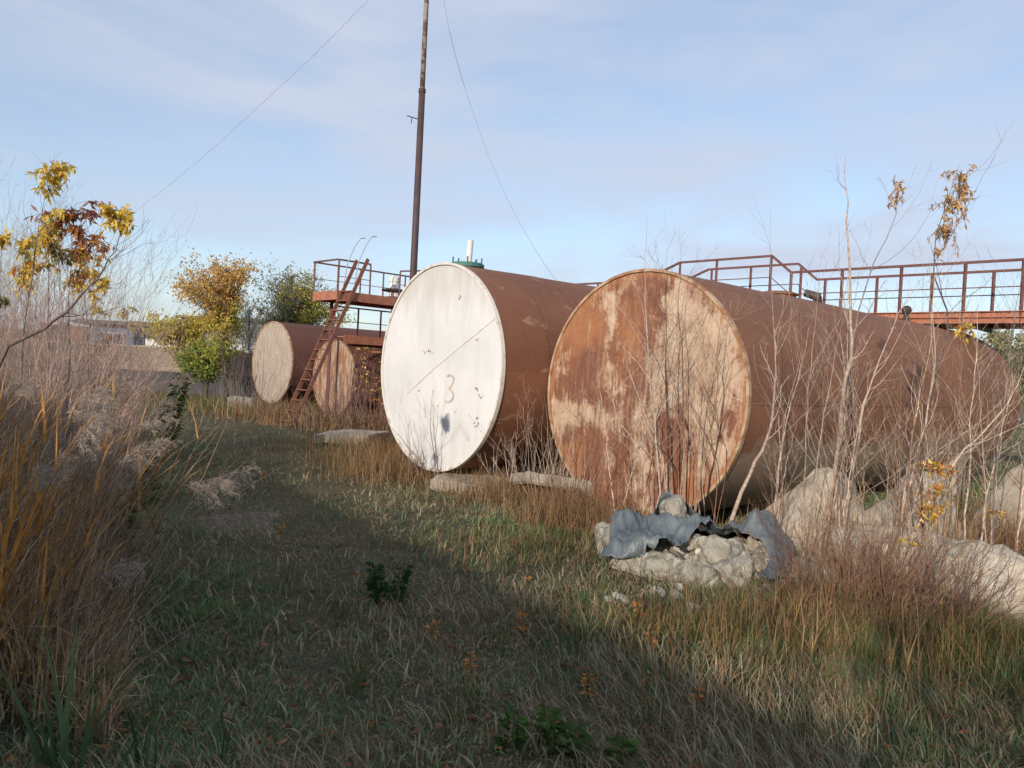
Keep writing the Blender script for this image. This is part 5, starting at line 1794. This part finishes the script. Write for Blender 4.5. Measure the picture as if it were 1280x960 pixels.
def thin_reed(px, py, h, lean, label, group):
    p = gpt(px, py)
    root = empty('yellow_reed', tuple(p))
    tag(root, label, 'reed', group)
    az = rng.random() * 6.28
    P = grow(np.zeros((1, 3)), np.array([[lean * math.cos(az), lean * math.sin(az), 1.0]]), [h], 8, 0.03, 0)
    Geo().tubes(P, taper([0.0032], 8, 0.5), 5, (0.27, 0.19, 0.105)).build('stem', M_dry, root, smooth=True)
    n = 6
    t = 0.5 + 0.5 * rng.random(n)
    C = np.stack([np.interp(t * 7, np.arange(8), P[0, :, k]) for k in range(3)], -1)
    Geo().blades(C, 0.16 + 0.14 * rng.random(n), np.full(n, 0.008), rng.normal(0.8, 0.3, n), rng.random(n) * 6.28, shade((0.29, 0.195, 0.10), n, 0.4), K=5).build('leaf_blades', M_dry, root)


for px, py, h in ((1098, 915, 0.58), (1120, 900, 0.46), (1147, 915, 0.48), (1152, 920, 0.55), (1065, 900, 0.42), (960, 800, 0.40), (985, 830, 0.38), (1005, 860, 0.36)):
    thin_reed(px, py, h, 0.15, 'thin yellowed reed standing in the sunny grass before the dead brush', 'yellowed reeds before the dead brush')

# --- trees
def tree(label, bpx, d, crowns, r0, bark, top_px, name='tree', group=None, base_y=470, twigs=70, twig_r=0.02):
    b = at(bpx, base_y, d); b[2] = -0.1
    root = empty(name, tuple(b))
    tag(root, label, 'tree', group)
    T0 = np.zeros(3)
    T1 = at(top_px[0], top_px[1], d) - b
    tr = resample(np.array([T0, T1 * 0.35 + rng.normal(0, 0.08, 3), T1 * 0.7 + rng.normal(0, 0.12, 3), T1]), 14)
    G = Geo()
    G.tubes(tr[None], taper([r0], 14, 0.3), 8, bark)
    L_ = []
    for (px, py, rx, rz, n, L, cols, droop, tw) in crowns:
        n, L = int(n * 2.3), L * 0.78
        c = at(px, py, d) - b
        R3 = np.array([rx, rx, rz]) / FPX * d
        k = tw
        v = nrm(rng.normal(size=(k, 3))) * (0.35 + 0.65 * rng.random((k, 1)) ** 0.6)
        tip = c + v * R3
        f = np.clip(0.25 + 0.6 * rng.random(k) * (c[2] / max(T1[2], 0.1)), 0.1, 0.95)
        st = np.stack([np.interp(f * 13, np.arange(14), tr[:, q_]) for q_ in range(3)], -1)
        mid = (st + tip) / 2 + rng.normal(0, 0.12, (k, 3)) * R3 + [0, 0, 0.15 * R3[2]]
        tt = np.linspace(0, 1, 8)[None, :, None]
        P = (1 - tt) ** 2 * st[:, None] + 2 * tt * (1 - tt) * mid[:, None] + tt ** 2 * tip[:, None]
        Rr = taper(np.full(k, twig_r), 8, 0.25)
        G.tubes(P, Rr, 4, shade(bark, k, 0.2))
        Q, q2 = offshoots(P, Rr, 5, 0.45, 1.0, 0.8, 0.32, 5, 0.2, 0.05, 0.6, 0.004)
        G.tubes(Q, q2, 3, shade(bark, len(Q), 0.25))
        pts = np.concatenate([Q[:, 1:].reshape(-1, 3), P[:, 5:].reshape(-1, 3)])
        C = pts[rng.integers(0, len(pts), n)] + rng.normal(0, L * 0.8, (n, 3))
        col = np.array(cols)[rng.integers(0, len(cols), n)] * (0.6 + 0.8 * rng.random((n, 1)))
        L_.append((C, L, n, col, droop))
    G.build('trunk', M_bark, root, smooth=True)
    G = Geo()
    for C, L, n, col, droop in L_:
        G.leaves(C, L * (0.6 + 0.7 * rng.random(n)), L * 0.5 * (0.7 + 0.5 * rng.random(n)), col, droop)
    if G.v:
        G.build('crown', M_leaf, root)
    return root


OT = [(0.66, 0.40, 0.11), (0.72, 0.52, 0.14), (0.56, 0.32, 0.11)]
YT = [(0.70, 0.56, 0.11), (0.62, 0.50, 0.12), (0.46, 0.42, 0.12)]
GT = [(0.28, 0.35, 0.08), (0.36, 0.40, 0.10), (0.20, 0.27, 0.07)]
DG = [(0.23, 0.24, 0.13), (0.28, 0.27, 0.15), (0.17, 0.19, 0.11)]
tree('autumn tree with orange top and yellow lower leaves before the boundary wall', 286, 28.5,
     [(262, 348, 54, 24, 1100, 0.17, OT, 0.6, 34), (290, 332, 30, 16, 350, 0.16, OT, 0.5, 14), (238, 352, 24, 14, 260, 0.16, OT, 0.5, 12), (265, 372, 38, 18, 900, 0.16, YT + OT, 0.6, 16), (290, 395, 22, 22, 400, 0.15, GT + YT, 0.5, 12), (283, 410, 30, 18, 500, 0.16, YT, 0.5, 12)], 0.11, (0.09, 0.07, 0.06), (283, 335))
tree('low yellow leaved bush tree drooping over the boundary wall', 232, 29.0,
     [(208, 402, 38, 16, 700, 0.18, YT, 0.9, 18), (222, 418, 34, 16, 800, 0.18, YT, 0.7, 16), (250, 405, 26, 16, 600, 0.17, YT, 0.7, 14)], 0.07, (0.12, 0.09, 0.06), (225, 402))
tree('bright green round bush below the autumn tree by the wall', 258, 27.5,
     [(252, 452, 34, 20, 1700, 0.17, GT, 0.4, 24), (270, 438, 28, 18, 900, 0.17, GT + YT, 0.4, 16), (238, 458, 20, 12, 500, 0.17, GT, 0.4, 10)], 0.06, (0.10, 0.08, 0.05), (258, 440))
tree('sparse grey green tree rising behind the farthest tank', 372, 33.0,
     [(352, 352, 34, 24, 650, 0.15, DG, 0.3, 46), (385, 365, 40, 30, 1400, 0.16, DG + YT, 0.3, 40), (365, 395, 48, 26, 900, 0.16, DG, 0.3, 36), (405, 392, 34, 30, 1400, 0.16, YT + GT, 0.3, 30), (330, 395, 22, 24, 300, 0.15, DG, 0.3, 24)], 0.16, (0.12, 0.11, 0.11), (365, 345))
tree('nearly bare bluish tree between the autumn tree and the farthest tank', 308, 36.0,
     [(312, 392, 24, 22, 200, 0.15, DG, 0.3, 40), (325, 415, 24, 18, 150, 0.15, DG, 0.3, 26)], 0.10, (0.13, 0.13, 0.15), (312, 385))
for px, d, top, lab in ((1262, 34, 405, 'pale green leaved tree seen under the catwalk beyond the near tank'), (1325, 38, 380, 'far tree reaching above the catwalk rail beyond the near tank'), (1210, 46, 440, 'small far tree just past the end of the near tank')):
    tree(lab, px, d, [(px, top + 20, 34, 26, 900, 0.22, DG + YT[2:], 0.4, 26), (px - 8, top + 50, 40, 26, 900, 0.22, DG, 0.4, 22), (px + 10, top + 80, 40, 22, 600, 0.22, GT + DG, 0.4, 16)], 0.15, (0.13, 0.11, 0.10), (px, top + 15), base_y=500)


def far_woods():
    """one low band of far woods along the horizon"""
    G = Geo()
    n = 26000
    a = rng.uniform(-0.95, 0.95, n)
    dist = rng.uniform(190, 230, n)
    hgt = 3.0 + 5.5 * fbm(a * 26, a * 0 + 3, 12, 4)
    z = hgt * rng.random(n) ** 0.75
    C = np.stack([np.tan(a) * dist, dist, z], -1)
    col = np.array([(0.085, 0.085, 0.05), (0.12, 0.095, 0.05), (0.075, 0.07, 0.06)])[rng.integers(0, 3, n)] * (0.7 + 0.6 * rng.random((n, 1)))
    G.leaves(C, 2.2, 1.8, col, 0.2)
    tag(G.build('far_woods', M_leaf), kind='stuff')


far_woods()


# unseen trees added behind the viewer so their tops break the roof's shadow line
slope = reach / WH
for k, s_ in enumerate((-11.5, -8.3, -5.4, -2.6, 0.4, 3.4, 7.0, 11.5, 17.0, 22.0, 29.0)):
    nn_ = off + rng.uniform(0.8, 1.8)
    h = ((rng.uniform(5.2, 6.0) if s_ < -5 else rng.uniform(4.0, 4.6)) - nn_) / slope
    c = NA * nn_ + q3 * s_
    fan_shrub('unseen leafy tree added along the workshop wall to roughen its shadow', (c[0], c[1], 0), 46 if s_ < -5 else 24, h * 1.02, 0.2, 0.03, (0.12, 0.10, 0.08), 7, 2, 'unseen trees added to break the roof shadow', 0.5, [(3000 if s_ < -5 else 1500, 0.15, GT + YT, 0.4)], name='tree', cat='tree', up=0.03)
